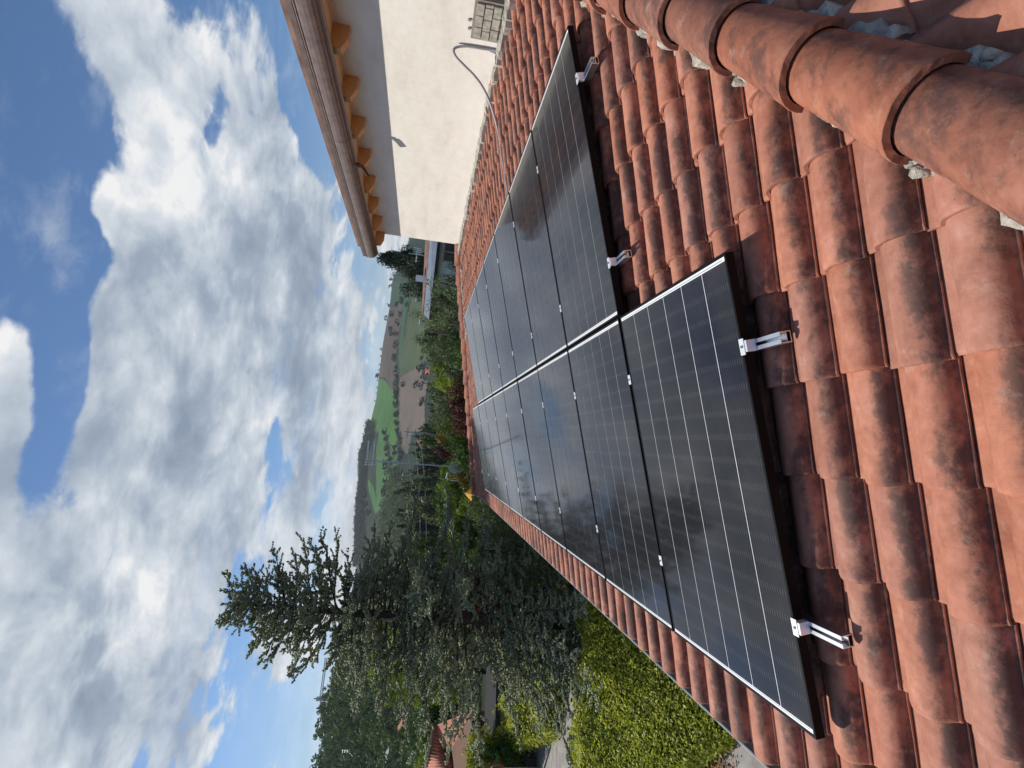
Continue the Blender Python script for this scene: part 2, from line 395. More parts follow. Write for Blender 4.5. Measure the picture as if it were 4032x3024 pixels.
M_pave = simple('grey_paving', (.27, .255, .23), .9, nscale=2.5, namt=.25, bump=.3, bscale=60)
M_asph = simple('asphalt', (.16, .155, .15), .9, nscale=5, namt=.2)
M_white = simple('white_paint', (.78, .78, .75), .6, namt=.06)
M_greyw = simple('grey_wall', (.20, .205, .21), .9, nscale=2, namt=.15)
M_glass = simple('dark_window', (.03, .035, .04), .15, namt=.2)
M_steel = simple('galvanised', (.42, .44, .46), .4, metal=.8)
M_orange = simple('shaded_brown_wall', (.12, .055, .028), .9)  # brown darkened so the colour itself holds the shade under the eave
M_ochre = simple('ochre_wall', (.62, .43, .26), .9)
M_pink = simple('pinkish_wall', (.50, .36, .31), .9)
M_stone = simple('stone_wall', (.22, .19, .165), .95, nscale=1.0, namt=.3)
M_slate = simple('blue_grey_roof', (.24, .28, .34), .7, nscale=3)
M_rt = simple('red_roof_tile', (.42, .15, .09), .8, nscale=2.5, namt=.28)
M_rt2 = simple('old_roof_tile', (.20, .11, .08), .85, nscale=3, namt=.3)
M_cloth = simple('orange_cloth', (.75, .36, .03), .8)

# ---------------------------------------------------------------- ground sheet with hills
k_ = 4032/2212.
SIL = [(-200, 1640), (350, 1615), (946, 1609), (1000, 1590), (1102, 1544), (1208, 1534), (1334, 1510), (1380, 1503), (1478, 1491), (1575, 1479), (1620, 1467), (1659, 1458), (1741, 1443), (1789, 1427),
       (1886, 1426), (1982, 1417), (2078, 1412), (2150, 1414), (2225, 1405), (2280, 1394), (2340, 1380), (2420, 1368), (2500, 1360), (2570, 1372), (2640, 1368), (2712, 1345), (2760, 1330), (2830, 1318), (2875, 1308), (2930, 1326), (3024, 1300), (3300, 1275), (3700, 1240)]
sa = []; se = []
for y_, x_ in SIL:
    d = ray(x_, y_); sa.append(math.atan2(d[0], d[1])); se.append(d[2]/math.hypot(d[0], d[1]))
sa = np.array(sa); se = np.array(se); o_ = np.argsort(sa); sa = sa[o_]; se = se[o_]
def sst(x, a, b):
    t = np.clip((x-a)/(b-a), 0, 1); return t*t*(3-2*t)
def az_of(y, x=1450): d = ray(x, y); return math.atan2(d[0], d[1])
AZL0, AZL1 = az_of(2600), az_of(2300)       # the near wooded hill (left) gives way to the far fields
def rtop(az): return 330 + (1350-330)*sst(az, AZL0, AZL1)
def ground_z(X, Y):
    X = np.asarray(X, float); Y = np.asarray(Y, float)
    dx, dy = X-CAMP[0], Y-CAMP[1]; r = np.hypot(dx, dy)+1e-6; az = np.arctan2(dx, dy)
    azc = np.clip(az, sa[0], sa[-1]); fall = np.exp(-(np.abs(az-azc)/.5)**2)
    rt = rtop(azc); zt = CAMP[2] + rt*np.interp(azc, sa, se)*.985*fall - 6*(1-fall)
    base = -5 - 9*sst(r, 60, 150) - 4*sst(r, 150, 300)*(rt > 500)
    up = sst(r, np.where(rt < 500, rt*.42, rt*.33), rt)
    up = .65*up+.35*np.clip((r-rt*.33)/(rt*.67), 0, 1)*(r > rt*.33)
    z = base*(1-up)+zt*up
    back = sst(r, rt, rt*2.2); z = z - back*(zt+20)*.6*(r > rt)
    bump = (np.sin(X*.011+1)*np.cos(Y*.013) + .5*np.sin(X*.03+Y*.021))*np.clip((r-200)/600, 0, 1)*3*(1-sst(r, rt*.8, rt))
    return z+bump
def gz(p): return float(ground_z(p[0], p[1]))
azs = np.concatenate([np.linspace(-math.pi, sa[0]-.05, 60, endpoint=False), np.linspace(sa[0]-.05, sa[-1]+.05, 520), np.linspace(sa[-1]+.05, math.pi, 50)[1:]])
rs = np.concatenate([[0.01, 3, 6, 10, 15, 22, 30, 40, 52, 66, 82, 100, 120, 145, 170], np.linspace(185, 1340, 130), [1350, 1370, 1420, 1500, 1650, 1900, 2300, 3000, 4200, 6000]])
AZ, RG = np.meshgrid(azs, rs)
GX = CAMP[0]+RG*np.sin(AZ); GY = CAMP[1]+RG*np.cos(AZ); GZ = ground_z(GX, GY)
V = np.stack([GX, GY, GZ], -1).reshape(-1, 3)
na, nr = len(azs), len(rs)
ii = np.arange((nr-1)*na).reshape(nr-1, na); i0 = ii[:, :-1]; q_ = np.stack([i0, i0+1, i0+1+na, i0+na], -1).reshape(-1, 4)
gcol = np.zeros((len(V), 4), np.float32); gcol[:] = (.030, .040, .018, 1)
ppx, ppy, ppz = proj(V)
rr_ = RG.reshape(-1); aa_ = AZ.reshape(-1)
def inpoly(px, py, poly):
    c = np.zeros(len(px), bool); n = len(poly)
    for i in range(n):
        x1, y1 = poly[i]; x2, y2 = poly[(i+1) % n]
        if y1 == y2: continue
        cond = ((y1 > py) != (y2 > py)) & (px < (x2-x1)*(py-y1)/(y2-y1)+x1); c ^= cond
    return c
def cr2(l): return [(1250+a/2.074, 900+b/2.074) for a, b in l]
def cr3(l): return [(1250+a/2.074, 1500+b/2.074) for a, b in l]
FIELDS = [   # (polygon as seen, colour): field patches on the far slopes
    (cr2([(560, 60), (600, 640), (640, 660), (700, 580), (740, 520), (730, 440), (760, 60)]), (.036, .075, .046)),
    (cr2([(480, 640), (480, 1215), (560, 1225), (610, 1330), (650, 1345), (640, 1100), (655, 900), (690, 740), (700, 600), (620, 640)]), (.088, .072, .058)),
    (cr2([(690, 600), (780, 490), (760, 560), (720, 700), (700, 950), (660, 1180), (665, 900), (685, 760)]), (.046, .098, .056)),
    (cr2([(790, 300), (780, 520), (740, 700), (690, 1000), (665, 1215), (740, 1160), (840, 1110), (900, 1080), (920, 300)]), (.068, .094, .046)),
    (cr2([(672, 1215), (740, 1170), (850, 1110), (870, 1300), (880, 1659), (662, 1659)]), (.145, .12, .10)),
    (cr3([(665, 0), (690, 560), (735, 600), (775, 420), (860, 300), (900, 0)]), (.145, .12, .10)),
    (cr2([(480, 1225), (540, 1230), (610, 1345), (640, 1500), (625, 1659), (380, 1659), (430, 1500), (460, 1400)]), (.058, .145, .036)),
    (cr3([(500, 0), (560, 0), (640, 130), (660, 330), (640, 560), (600, 560), (560, 420), (590, 340), (480, 330), (430, 330), (440, 180), (480, 60)]), (.060, .150, .040)),
    (cr3([(490, 330), (580, 350), (565, 420), (550, 520), (580, 640), (560, 760), (560, 900), (520, 1070), (470, 1080), (420, 900), (410, 800), (450, 850), (480, 960), (480, 560), (500, 450)]), (.056, .135, .044)),
    (cr3([(590, 560), (655, 560), (660, 700), (610, 700)]), (.052, .12, .046)),
    (cr3([(570, 700), (600, 800), (630, 900), (560, 960)]), (.05, .11, .046)),
    (cr3([(560, 960), (640, 980), (560, 1080), (530, 1070)]), (.046, .10, .05)),
]
far_sel = (rr_ > 230) & (ppz > 0) & (aa_ > AZL0-.1)
gcol[far_sel & (rr_ > 500), :3] = (.020, .036, .022)
for poly, c in FIELDS:
    s_ = far_sel & inpoly(ppx, ppy, poly); gcol[s_, :3] = c
gm, t, b = mat('ground_cover')
at = t.new('ShaderNodeAttribute', attribute_name='patch'); g = t.new('ShaderNodeNewGeometry')
n_ = t.noise(g.outputs['Position'], .02, 8, .65); n2_ = t.noise(g.outputs['Position'], .9, 6, .7)
fur = t.new('ShaderNodeTexWave'); fur.wave_type = 'BANDS'; t.link(t.mapping(g.outputs['Position'], rot=(0, 0, .5)), fur.inputs['Vector']); fur.inputs['Scale'].default_value = .035; fur.inputs['Distortion'].default_value = 4; fur.inputs['Detail'].default_value = 3
c_ = t.mix(1.0, at.outputs['Color'], t.ramp(t.math('ADD', t.math('MULTIPLY', n_, .6), t.math('ADD', t.math('MULTIPLY', n2_, .32), t.math('MULTIPLY', fur.outputs['Fac'], .08))), [(.3, (.62, .66, .66)), (.5, (1, 1, 1)), (.7, (1.32, 1.26, 1.15))]), 'MULTIPLY')
t.link(c_, b.inputs['Base Color']); b.inputs['Roughness'].default_value = 1; b.inputs['Specular IOR Level'].default_value = .1
gme = new_mesh('ground', V, q_, gm, True)
ca = gme.attributes.new('patch', 'FLOAT_COLOR', 'POINT'); ca.data.foreach_set('color', gcol.ravel())
link('ground', gme, kind='structure')

# ---------------------------------------------------------------- the tiled roof and its house
HP = -.175                      # level of the tile pans below the panel plane
PROF = [(-.011, .0035), (-.011, .0095), (-.009, .0115), (-.0045, .0125), (-.0020, .025), (.0035, .040), (.012, .053), (.026, .062), (.045, .067), (.066, .067), (.088, .0618), (.108, .052), (.126, .0385), (.142, .022), (.153, .009), (.162, .0025), (.180, .0008), (.200, 0.), (.222, .001)]
def tile_mesh(name, m, jit=0., seed=0):
    r = random.Random(seed); bm = bmesh.new()
    L = PB+.05; T = .013
    bs = [(-.0, .0215), (.012, .022), (L*.5, .0125), (L, .001)]
    rows = []
    for bi, (bb, up) in enumerate(bs):
        row = []
        for (a, h) in PROF:
            jj = (r.random()-.5)*jit
            lip = .0025 if bi == 1 else 0
            row.append(bm.verts.new((bb+(r.random()-.5)*jit*1.5*(bi < 2), a, h+up+jj+lip)))
        rows.append(row)
    for i in range(len(rows)-1):
        for k in range(len(PROF)-1):
            f = bm.faces.new((rows[i][k], rows[i+1][k], rows[i+1][k+1], rows[i][k+1])); f.smooth = 2 <= k < len(PROF)-4
    # thickness at the lower lip and along the free edge
    under = []
    for k, (a, h) in enumerate(PROF):
        s = .0 if h < .012 else 1
        am = a + (.075-a)*.13*s
        under.append(bm.verts.new((.0, am, h+.0215-T*(1 if h > .012 else .9))))
    for k in range(len(PROF)-1): bm.faces.new((rows[0][k+1], under[k+1], under[k], rows[0][k]))
    u2 = [bm.verts.new((.06, v.co.y, v.co.z)) for v in under]
    for k in range(len(PROF)-1): bm.faces.new((under[k+1], u2[k+1], u2[k], under[k]))
    bmesh.ops.recalc_face_normals(bm, faces=bm.faces)
    me = bpy.data.meshes.new(name); bm.to_mesh(me); bm.free()
    me.materials.append(m)
    return me
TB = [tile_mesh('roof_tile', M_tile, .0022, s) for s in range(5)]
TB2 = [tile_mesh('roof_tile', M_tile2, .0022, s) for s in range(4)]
BM_MAIN = Matrix(((CT, 0, -ST, 0), (0, 1, 0, 0), (ST, 0, CT, 0), (0, 0, 0, 1)))
KH = 2.57                       # hip: Y = X - KH (near), and Y = KF - X (far)
KF = 13.93
XW = 4.76                       # face of the upper wall
EAVE_B = B0-5*PB
def main_mat(a, b, ja=0, jb=0, jr=0):
    p = rv(a+ja, b+jb, HP)
    return Matrix.Translation(Vector(p)) @ BM_MAIN @ Matrix.Rotation(jr, 4, 'Z')
# adjoining slope: falls towards -Y, eave along X
zc = 0.0
BM_SIDE = Matrix(((0, -1, 0, 0), (CT, 0, -ST, 0), (ST, 0, CT, 0), (0, 0, 0, 1)))
def side_mat(u, b, ja=0, jb=0, jr=0):   # u measured along -X ; b up the slope
    p = np.array([-(u+ja), (b+jb)*CT-HP*ST-KH, (b+jb)*ST+HP*CT])
    return Matrix.Translation(Vector(p)) @ BM_SIDE @ Matrix.Rotation(jr, 4, 'Z')
house = thing('house', 'our own house with old terracotta tiled roof and cream upper wall, carrying the solar panels', 'house')
roof_poly = [(-.40, -.40-KH), (XW+.02, XW-KH), (XW+.02, KF-XW), (-.40, KF+.40)]
mb = MB()
def roofz(x): return x*math.tan(TH)+(HP-.02)/CT
up = [(x, y, roofz(x)) for x, y in roof_poly]
mb.add(up+[(x, y, z-.12) for x, y, z in up], [(0, 1, 2, 3), (7, 6, 5, 4), (0, 4, 5, 1), (1, 5, 6, 2), (2, 6, 7, 3), (3, 7, 4, 0)])
# adjoining slope deck (near) and far slope deck
def zside(y): return (y+KH)*math.tan(TH)+(HP-.02)/CT
sd = [(-.40, -.40-KH), (9.5, -.40-KH), (9.5, XW-KH+.02), (XW+.02, XW-KH+.02)]
q = [(x, y, zside(y)) for x, y in sd]; mb.add(q+[(x, y, z-.12) for x, y, z in q], [(0, 1, 2, 3), (7, 6, 5, 4), (0, 4, 5, 1), (1, 5, 6, 2), (2, 6, 7, 3), (3, 7, 4, 0)])
def zfar(y): return (KF-y)*math.tan(TH)+(HP-.02)/CT
sd = [(XW+.02, KF-XW-.02), (9.5, KF-XW-.02), (9.5, KF+.40), (-.40, KF+.40)]
q = [(x, y, zfar(y)) for x, y in sd]; mb.add(q+[(x, y, z-.12) for x, y, z in q], [(0, 1, 2, 3), (7, 6, 5, 4), (0, 4, 5, 1), (1, 5, 6, 2), (2, 6, 7, 3), (3, 7, 4, 0)])
roof = link('roof', mb.mesh('roof', M_deck), house)

def clip_mesh(me, mw, planes):
    bm = bmesh.new(); bm.from_mesh(me); inv = mw.inverted()
    for co, no in planes:      # keep the side opposite to no
        lco = inv @ Vector(co); lno = (mw.to_3x3().transposed() @ Vector(no)).normalized()
        bmesh.ops.bisect_plane(bm, geom=bm.verts[:]+bm.edges[:]+bm.faces[:], plane_co=lco, plane_no=lno, clear_outer=True)
    if not bm.faces: bm.free(); return None
    m2 = bpy.data.meshes.new('roof_tile'); bm.to_mesh(m2); bm.free()
    for m in me.materials: m2.materials.append(m)
    return m2
cands = []
s2 = 1/math.sqrt(2)
nearP = ((0, -KH, 0), (s2, -s2, 0)); farP = ((0, KF, 0), (s2, s2, 0))
nearPs = ((0, -KH, 0), (-s2, s2, 0)); wallP = ((XW+.03, 0, 0), (1, 0, 0))
jr_ = random.Random(3)
for i in range(-16, 74):
    for j in range(0, 18):
        a = A0+i*PA; b = EAVE_B+j*PB
        x0, x1 = b*CT, (b+PB+.05)*CT
        if x0 > XW: continue
        y0, y1 = a-.01, a+.225
        if y1 < x0-KH or y0 > KF-x0: continue
        mw = main_mat(a, b, (jr_.random()-.5)*.006, (jr_.random()-.5)*.010, (jr_.random()-.5)*.014)
        planes = []
        if y0 < x1-KH: planes.append(nearP)
        if y1 > KF-x1: planes.append(farP)
        if x1 > XW: planes.append(wallP)
        me = TB[jr_.randrange(5)]
        c = rv(a+.1, b+.17, HP+.05)
        cands.append((mw, me, planes, c, 'm'))
for i in range(-50, 4):
    for j in range(0, 16):
        u = i*PA; b = EAVE_B+j*PB
        X = -u; ya, yb = b*CT-KH, (b+PB+.05)*CT-KH
        if ya > XW-KH: continue
        if X+.02 < ya+KH: continue
        mw = side_mat(u, b, (jr_.random()-.5)*.006, (jr_.random()-.5)*.010, (jr_.random()-.5)*.014)
        planes = []
        if X-.23 < yb+KH: planes.append(nearPs)
        if X > 9.4: continue
        me = TB2[jr_.randrange(4)]
        c = np.array([X-.1, b*CT-KH+.17, (b+.17)*ST+HP])
        cands.append((mw, me, planes, c, 's'))
scored = []
for q in cands:
    x, y, z = proj(q[3]); dist = np.linalg.norm(q[3]-CAMP)
    vis = z > .05 and -500 < x < 4600 and -600 < y < 3700
    nrm = np.array([-ST, 0, CT]) if q[4] == 'm' else np.array([0, -ST, CT])
    fac = abs((CAMP-q[3])@nrm)/dist
    # hidden under the panels
    a_, b_2 = q[3][1], q[3][0]*CT+q[3][2]*ST
    hid = q[4] == 'm' and ((.15 < a_ < 10.3 and .1 < b_2 < 1.6) or (1.3 < a_ < 9.1 and .1 < b_2 < 3.4))
    onf = z > .05 and -150 < x < 4182 and -200 < y < 3224
    hx = q[4] == 's' and not (z > 0 and x > 3150 and y < 500)
    scored.append((0 if (not vis) else (fac/dist**2)*(.02 if hid else 1)*(1 if onf else .15)*(.02 if hx else 1), q))
scored.sort(key=lambda s: -s[0])
batch = {'m': [], 's': []}
for n, (s, (mw, me, planes, c, kd)) in enumerate(scored):
    mm = clip_mesh(me, mw, planes) if planes else me
    if mm is None or not len(mm.polygons): continue
    if n < 300: link('roof_tile', mm, roof, mw=mw)
    else: batch[kd].append((mm, mw))
def join_tiles(items, m, name):
    Vs = []; Fs = []; off = 0; rn = []
    for me, mw in items:
        n = len(me.vertices); co = np.empty(n*3, np.float32); me.vertices.foreach_get('co', co); co = co.reshape(-1, 3)
        A = np.array(mw); co = co@A[:3, :3].T+A[:3, 3]
        Vs.append(co); r = random.random(); rn += [r]*n
        Fs += [tuple(v+off for v in p.vertices) for p in me.polygons]; off += n
    me = bpy.data.meshes.new(name); me.from_pydata(np.concatenate(Vs).tolist(), [], Fs); me.update()
    me.polygons.foreach_set('use_smooth', [True]*len(me.polygons))
    at = me.attributes.new('rnd', 'FLOAT', 'POINT'); at.data.foreach_set('value', rn); me.materials.append(m)
    return me
link('roof_tile', join_tiles(batch['m'], M_tile, 'roof_tile'), roof, kind='stuff')
link('roof_tile', join_tiles(batch['s'], M_tile2, 'roof_tile'), roof, kind='stuff')

# hip cap tiles (near and far hip)
def cap_mesh(seed):
    r = random.Random(seed); bm = bmesh.new(); L = .475; T = .020; N = 16
    rings = []
    for s, (bb, R) in enumerate([(0, .125), (.008, .1275), (.03, .124), (L*.5, .112), (L, .101)]):
        ring = []
        for k in range(N+1):
            q = math.pi*(-.06+1.12*k/N); jj = 1+(r.random()-.5)*.012
            ring.append(bm.verts.new((bb+(r.random()-.5)*.004*(s == 0), R*math.cos(q)*jj, R*.93*math.sin(q)*jj)))
        rings.append(ring)
    for i in range(len(rings)-1):
        for k in range(N):
            f = bm.faces.new((rings[i][k], rings[i+1][k], rings[i+1][k+1], rings[i][k+1])); f.smooth = True
    def inner(bb, R): return [bm.verts.new((bb, (R-T)*math.cos(math.pi*(-.06+1.12*k/N)), (R*.93-T)*math.sin(math.pi*(-.06+1.12*k/N)))) for k in range(N+1)]
    i0 = inner(0, .125); i1 = inner(.07, .122)
    for k in range(N):
        bm.faces.new((rings[0][k+1], i0[k+1], i0[k], rings[0][k])); bm.faces.new((i0[k+1], i1[k+1], i1[k], i0[k]))
    bmesh.ops.recalc_face_normals(bm, faces=bm.faces)
    me = bpy.data.meshes.new('ridge_tile'); bm.to_mesh(me); bm.free(); me.materials.append(M_cap); return me
CAPS = [cap_mesh(s) for s in range(4)]
HT = math.atan(math.tan(TH)*s2)
def hip_frame(p, sgn):          # x up the hip; sgn +1 near hip (1,1), -1 far hip (1,-1)
    d = Vector((math.cos(HT)*s2, sgn*math.cos(HT)*s2, math.sin(HT))); yv = Vector((-s2*sgn, s2, 0)); zv = d.cross(yv)
    if zv.z < 0: yv = -yv; zv = d.cross(yv)
    return Matrix((( d.x, yv.x, zv.x, p[0]), (d.y, yv.y, zv.y, p[1]), (d.z, yv.z, zv.z, p[2]), (0, 0, 0, 1)))
CAPH = -.118/CT
k = 0
for ya in np.arange(-.795-.305*8, 2.35, .305):
    X = ya+KH; 
    if X < -.42 or X > XW-.1: continue
    p = (X, ya, X*math.tan(TH)+CAPH)
    tilt = Matrix.Rotation(.026, 4, 'Y')
    link('ridge_tile', CAPS[k % 4], roof, mw=Matrix.Translation((0, 0, .022)) @ hip_frame(p, 1) @ tilt @ Matrix.Rotation(random.uniform(-.012, .012), 4, 'Z')); k += 1
for X in np.arange(-.40, XW-.1, .305):
    p = (X, KF-X, X*math.tan(TH)+CAPH)
    link('ridge_tile', CAPS[k % 4], roof, mw=Matrix.Translation((0, 0, .014)) @ hip_frame(p, -1) @ Matrix.Rotation(.026, 4, 'Y') @ Matrix.Rotation(random.uniform(-.02, .02), 4, 'Z')); k += 1
# mortar bedding along both sides of the near hip: a lumpy fillet
def fillet(p_of, n, w0, h0, seed, k=1.):
    r = random.Random(seed); V = []; F = []; ga = gh = 1.
    for i in range(n):
        p, side, upv = p_of(i/(n-1))
        ga = ga*.55+.45*(1+r.uniform(-.9, .9)*k); gh = gh*.6+.4*(1+r.uniform(-.5, .5)*k); a = w0*max(ga, .2); h = h0*gh
        j = r.uniform(-.006, .006)
        V += [p-side*(.035)-upv*.06, p-side*.03+upv*h, p+side*(a*.45+j)+upv*h*.75, p+side*a+upv*(h*.1), p+side*a*1.02-upv*.06]
        if i:
            o = (i-1)*5
            for k in range(4): F.append((o+k, o+5+k, o+6+k, o+1+k))
    return V, F
hv = np.array([math.cos(HT)*s2, math.cos(HT)*s2, math.sin(HT)])
mo = MB()
Ld = (XW+.4)/hv[0]
for side in (-1, 1):
    sv = np.array([side*s2, -side*s2, 0])
    base = np.array([-.40, -.40-KH, -.40*math.tan(TH)+CAPH])
    V_, F_ = fillet(lambda s: (base+hv*(s*Ld)+sv*.112+np.array([0, 0, -.020]), sv, np.array([0, 0, 1.])), 420, .015 if side < 0 else .017, .017 if side < 0 else .015, 5+side, .6 if side < 0 else .4)
    mo = MB(); mo.add(V_, F_); link('hip_mortar', mo.mesh('hip_mortar', M_mortar), roof)
hvf = np.array([math.cos(HT)*s2, -math.cos(HT)*s2, math.sin(HT)])
base = np.array([-.40, KF+.40, -.40*math.tan(TH)+CAPH]); sv = np.array([-s2, -s2, 0])
V_, F_ = fillet(lambda s: (base+hvf*(s*Ld)+sv*.108+np.array([0, 0, -.025]), sv, np.array([0, 0, 1.])), 120, .03, .018, 9); mo = MB(); mo.add(V_, F_)
link('hip_mortar', mo.mesh('hip_mortar', M_mortar), roof)
# mortar lumps squeezed out at each cap lip
rl = random.Random(11)
for ya in np.arange(-.795-.305*2, 2.3, .305):
    X = ya+KH
    for side in (-1, 1):
        p = np.array([X, ya, X*math.tan(TH)+CAPH-.018])+np.array([side*s2, -side*s2, 0])*(.128)-hv*.012
        V_ = []; n = 7; lump = MB()
        for q in range(n):
            an = 2*math.pi*q/n; V_.append(p+np.array([math.cos(an)*.013*rl.uniform(.6, 1.3), math.sin(an)*.013*rl.uniform(.6, 1.3), -.03]))
        for q in range(n):
            an = 2*math.pi*q/n; V_.append(p+np.array([math.cos(an)*.02*rl.uniform(.5, 1.2), math.sin(an)*.022*rl.uniform(.5, 1.2), rl.uniform(.002, .013)]))
        V_.append(p+np.array([0, 0, .014]))
        lump.add(V_, [(q, (q+1) % n, n+(q+1) % n, n+q) for q in range(n)]+[(n+q, n+(q+1) % n, 2*n) for q in range(n)])
        link('mortar_lump', lump.mesh('mortar_lump', M_mortar, True), roof)
# mortar flashing along the upper wall and smear near its far corner
fl = MB(); V_, F_ = fillet(lambda s: (np.array([XW-.045, XW-KH+.05+s*(KF-2*XW+KH-.1), XW*math.tan(TH)+(-.108)/CT]), np.array([-1., 0, 0]), np.array([0, 0, 1.])), 260, .07, .022, 3, .5); fl.add(V_, F_)
V_, F_ = fillet(lambda s: (np.array([XW-.30-s*1.3, KF-XW+.18+s*1.12, (XW-.3-s*1.3)*math.tan(TH)+(-.10)/CT]), np.array([-s2, -s2, 0]), np.array([0, 0, 1.])), 50, .05, .022, 8); fl.add(V_, F_)
link('wall_mortar', fl.mesh('wall_mortar', M_mortar), roof)

# eave gutter (main slope)
gp = []
gc = rv(0, -.47, -.205)
for q in range(13):
    an = math.pi+math.pi*q/12; gp.append((gc[0]+.066*math.cos(an), gc[2]+.066*math.sin(an)))
for q in range(12, -1, -1):
    an = math.pi+math.pi*q/12; gp.append((gc[0]+.062*math.cos(an), gc[2]+.062*math.sin(an)))
mg = MB(); y0g, y1g = -.4-KH-.05, KF+.45
n = len(gp); V_ = [(x, y0g, z) for x, z in gp]+[(x, y1g, z) for x, z in gp]
mg.add(V_, [(i, (i+1) % n, n+(i+1) % n, n+i) for i in range(n)])
mg.tube([(gc[0]-.064, y0g, gc[2]+.004), (gc[0]-.064, y1g, gc[2]+.004)], .009, 8)
link('eave_gutter', mg.mesh('eave_gutter', M_zinc, False), house)
mb = MB(); mb.box(((-.30+9.3)/2, (y0g+y1g)/2, -2.75), (9.6-.0, y1g-y0g-.8, 4.62)); mb.v = [(max(x, -.02), y, z) for x, y, z in mb.v]
link('lower_wall', mb.mesh('lower_wall', M_plaster), house)

# upper storey
YN, YF = XW-KH+.0, 9.10
ZB = XW*math.tan(TH)-.3
def zr(x): return 2.71+0*x      # underside of the boards
mb = MB()
mb.add([(XW, YN, ZB), (XW+4.2, YN, ZB), (XW+4.2, YF, ZB), (XW, YF, ZB), (XW, YN, zr(XW)+.0), (XW+4.2, YN, zr(1)), (XW+4.2, YF, zr(1)), (XW, YF, zr(XW))],
       [(0, 3, 2, 1), (4, 5, 6, 7), (0, 1, 5, 4), (1, 2, 6, 5), (2, 3, 7, 6), (3, 0, 4, 7)])
upw = link('upper_wall', mb.mesh('upper_wall', M_plaster), house)
GX0 = 4.51                      # rafter ends
for n, yy in enumerate([2.68, 3.48, 4.275, 5.07, 5.865, 6.66, 7.455, 8.25, 9.045]):
    x0, x1 = GX0, XW+.06; w_ = .105; dh = .155
    zt0, zt1 = zr(x0)-.001, zr(x1)-.001
    poly = [(x0, zt0), (x1, zt1), (x1, zt1-dh), (x0+.115, zt0-dh), (x0+.0, zt0-dh+.055)]
    mr = MB(); mr.prism([(p[0]-x0, p[1]-zt0) for p in poly], -w_/2, w_/2)
    link('rafter', mr.mesh('rafter', M_rafter, bevel=.003), house, loc=(x0, yy+.0, zt0))
YE = 9.40
for j_, (xa, xb) in enumerate([(GX0-.03, GX0+.07), (GX0+.073, GX0+.17), (GX0+.173, XW+.05)]):
    mr = MB(); za, zb_ = zr(xa), zr(xb)
    mr.hexa([(xa, YN-.35, za), (xb, YN-.35, zb_), (xb, YE, zb_), (xa, YE, za), (xa, YN-.35, za+.025), (xb, YN-.35, zb_+.025), (xb, YE, zb_+.025), (xa, YE, za+.025)])
    link('soffit_board', mr.mesh('soffit_board', M_board), house)
mr = MB(); mr.hexa([(GX0+.04, YN-.4, 2.99), (XW+4.4, YN-.4, 3.55), (XW+4.4, YE+.03, 3.55), (GX0+.04, YE+.03, 2.99),
                   (GX0+.04, YN-.4, 3.07), (XW+4.4, YN-.4, 3.65), (XW+4.4, YE+.03, 3.65), (GX0+.04, YE+.03, 3.07)])
link('upper_roof', mr.mesh('upper_roof', M_rt2), house)
# brown gutter with drip edge
pr = [(4.372, 2.872), (4.358, 2.868), (4.352, 2.845), (4.350, 2.805), (4.355, 2.765), (4.368, 2.732), (4.390, 2.712), (4.404, 2.708), (4.412, 2.692), (4.428, 2.677), (4.455, 2.668), (4.480, 2.672), (4.494, 2.69), (4.497, 2.76), (4.497, 2.86)]
gcx, gcz = 4.425, 2.79
def shrink(pts, k): return [(gcx+(x-gcx)*k, gcz+(z-gcz)*k) for x, z in pts]
pin = shrink(pr, .96)[::-1]
mg = MB(); pp = pr+pin; n = len(pp)
mg.add([(x, YN-.42, z) for x, z in pp]+[(x, YE+.02, z) for x, z in pp], [(i, (i+1) % n, n+(i+1) % n, n+i) for i in range(n)]+[tuple(range(n))[::-1], tuple(range(n, 2*n))])
mg.tube([(4.358, YN-.42, 2.873), (4.358, YE+.02, 2.873)], .010, 8)
gut = link('upper_gutter', mg.mesh('upper_gutter', M_gutter, False), house)
mf = MB(); mf.hexa([(4.368, YN-.42, 2.895), (4.54, YN-.42, 2.86), (4.54, YE+.02, 2.86), (4.368, YE+.02, 2.895), (4.362, YN-.42, 2.945), (4.54, YN-.42, 2.985), (4.54, YE+.02, 2.985), (4.362, YE+.02, 2.945)])
link('drip_edge', mf.mesh('drip_edge', M_gutter), house)
for yj in (4.95, 7.4):
    mj = MB(); mj.prism(shrink(pr, 1.03)+shrink(pr, .97)[::-1], yj, yj+.03)
    link('gutter_joint', mj.mesh('gutter_joint', M_gutter), gut)
me_ = MB(); ey = 5.62
me_.tube([(4.42, ey, 2.70), (4.42, ey, 2.655), (4.418, ey+.02, 2.62), (4.412, ey+.07, 2.59), (4.406, ey+.13, 2.572), (4.40, ey+.20, 2.55)], [.031, .031, .031, .030, .030, .029], 16, cap=False)
link('outlet_elbow', me_.mesh('outlet_elbow', M_elbow, True), gut)
# exposed blocks at the foot of the wall
bp_ = MB(); bp_.box((XW-.004, 3.01, 1.27), (.012, .50, .27)); bpo = link('bare_patch', bp_.mesh('bare_patch', M_stone), house)
M_blk = simple('bare_block', (.36, .34, .28), .95, nscale=20, namt=.25, bump=.6)
yy = 2.79
for row in range(3):
    z0 = 1.155+row*.078; y0 = 2.785-(.06 if row % 2 else 0)
    for c in range(4 if row % 2 else 3):
        wd = (.10 if (row % 2 and c in (0,)) else .148)
        y1 = min(y0+wd, 3.245); y0c = max(y0, 2.78)
        if y1-y0c > .03:
            bb = MB(); bb.box((XW-.014+random.uniform(-.003, .003), (y0c+y1)/2, z0+.037), (.024, y1-y0c-.008, .070)); link('block', bb.mesh('block', M_blk, bevel=.003), bpo)
        y0 = y0+wd
dk = MB(); dk.box((XW-.006, 2.50, 1.25), (.014, .50, .30)); link('dark_board', dk.mesh('dark_board', M_soil), house)
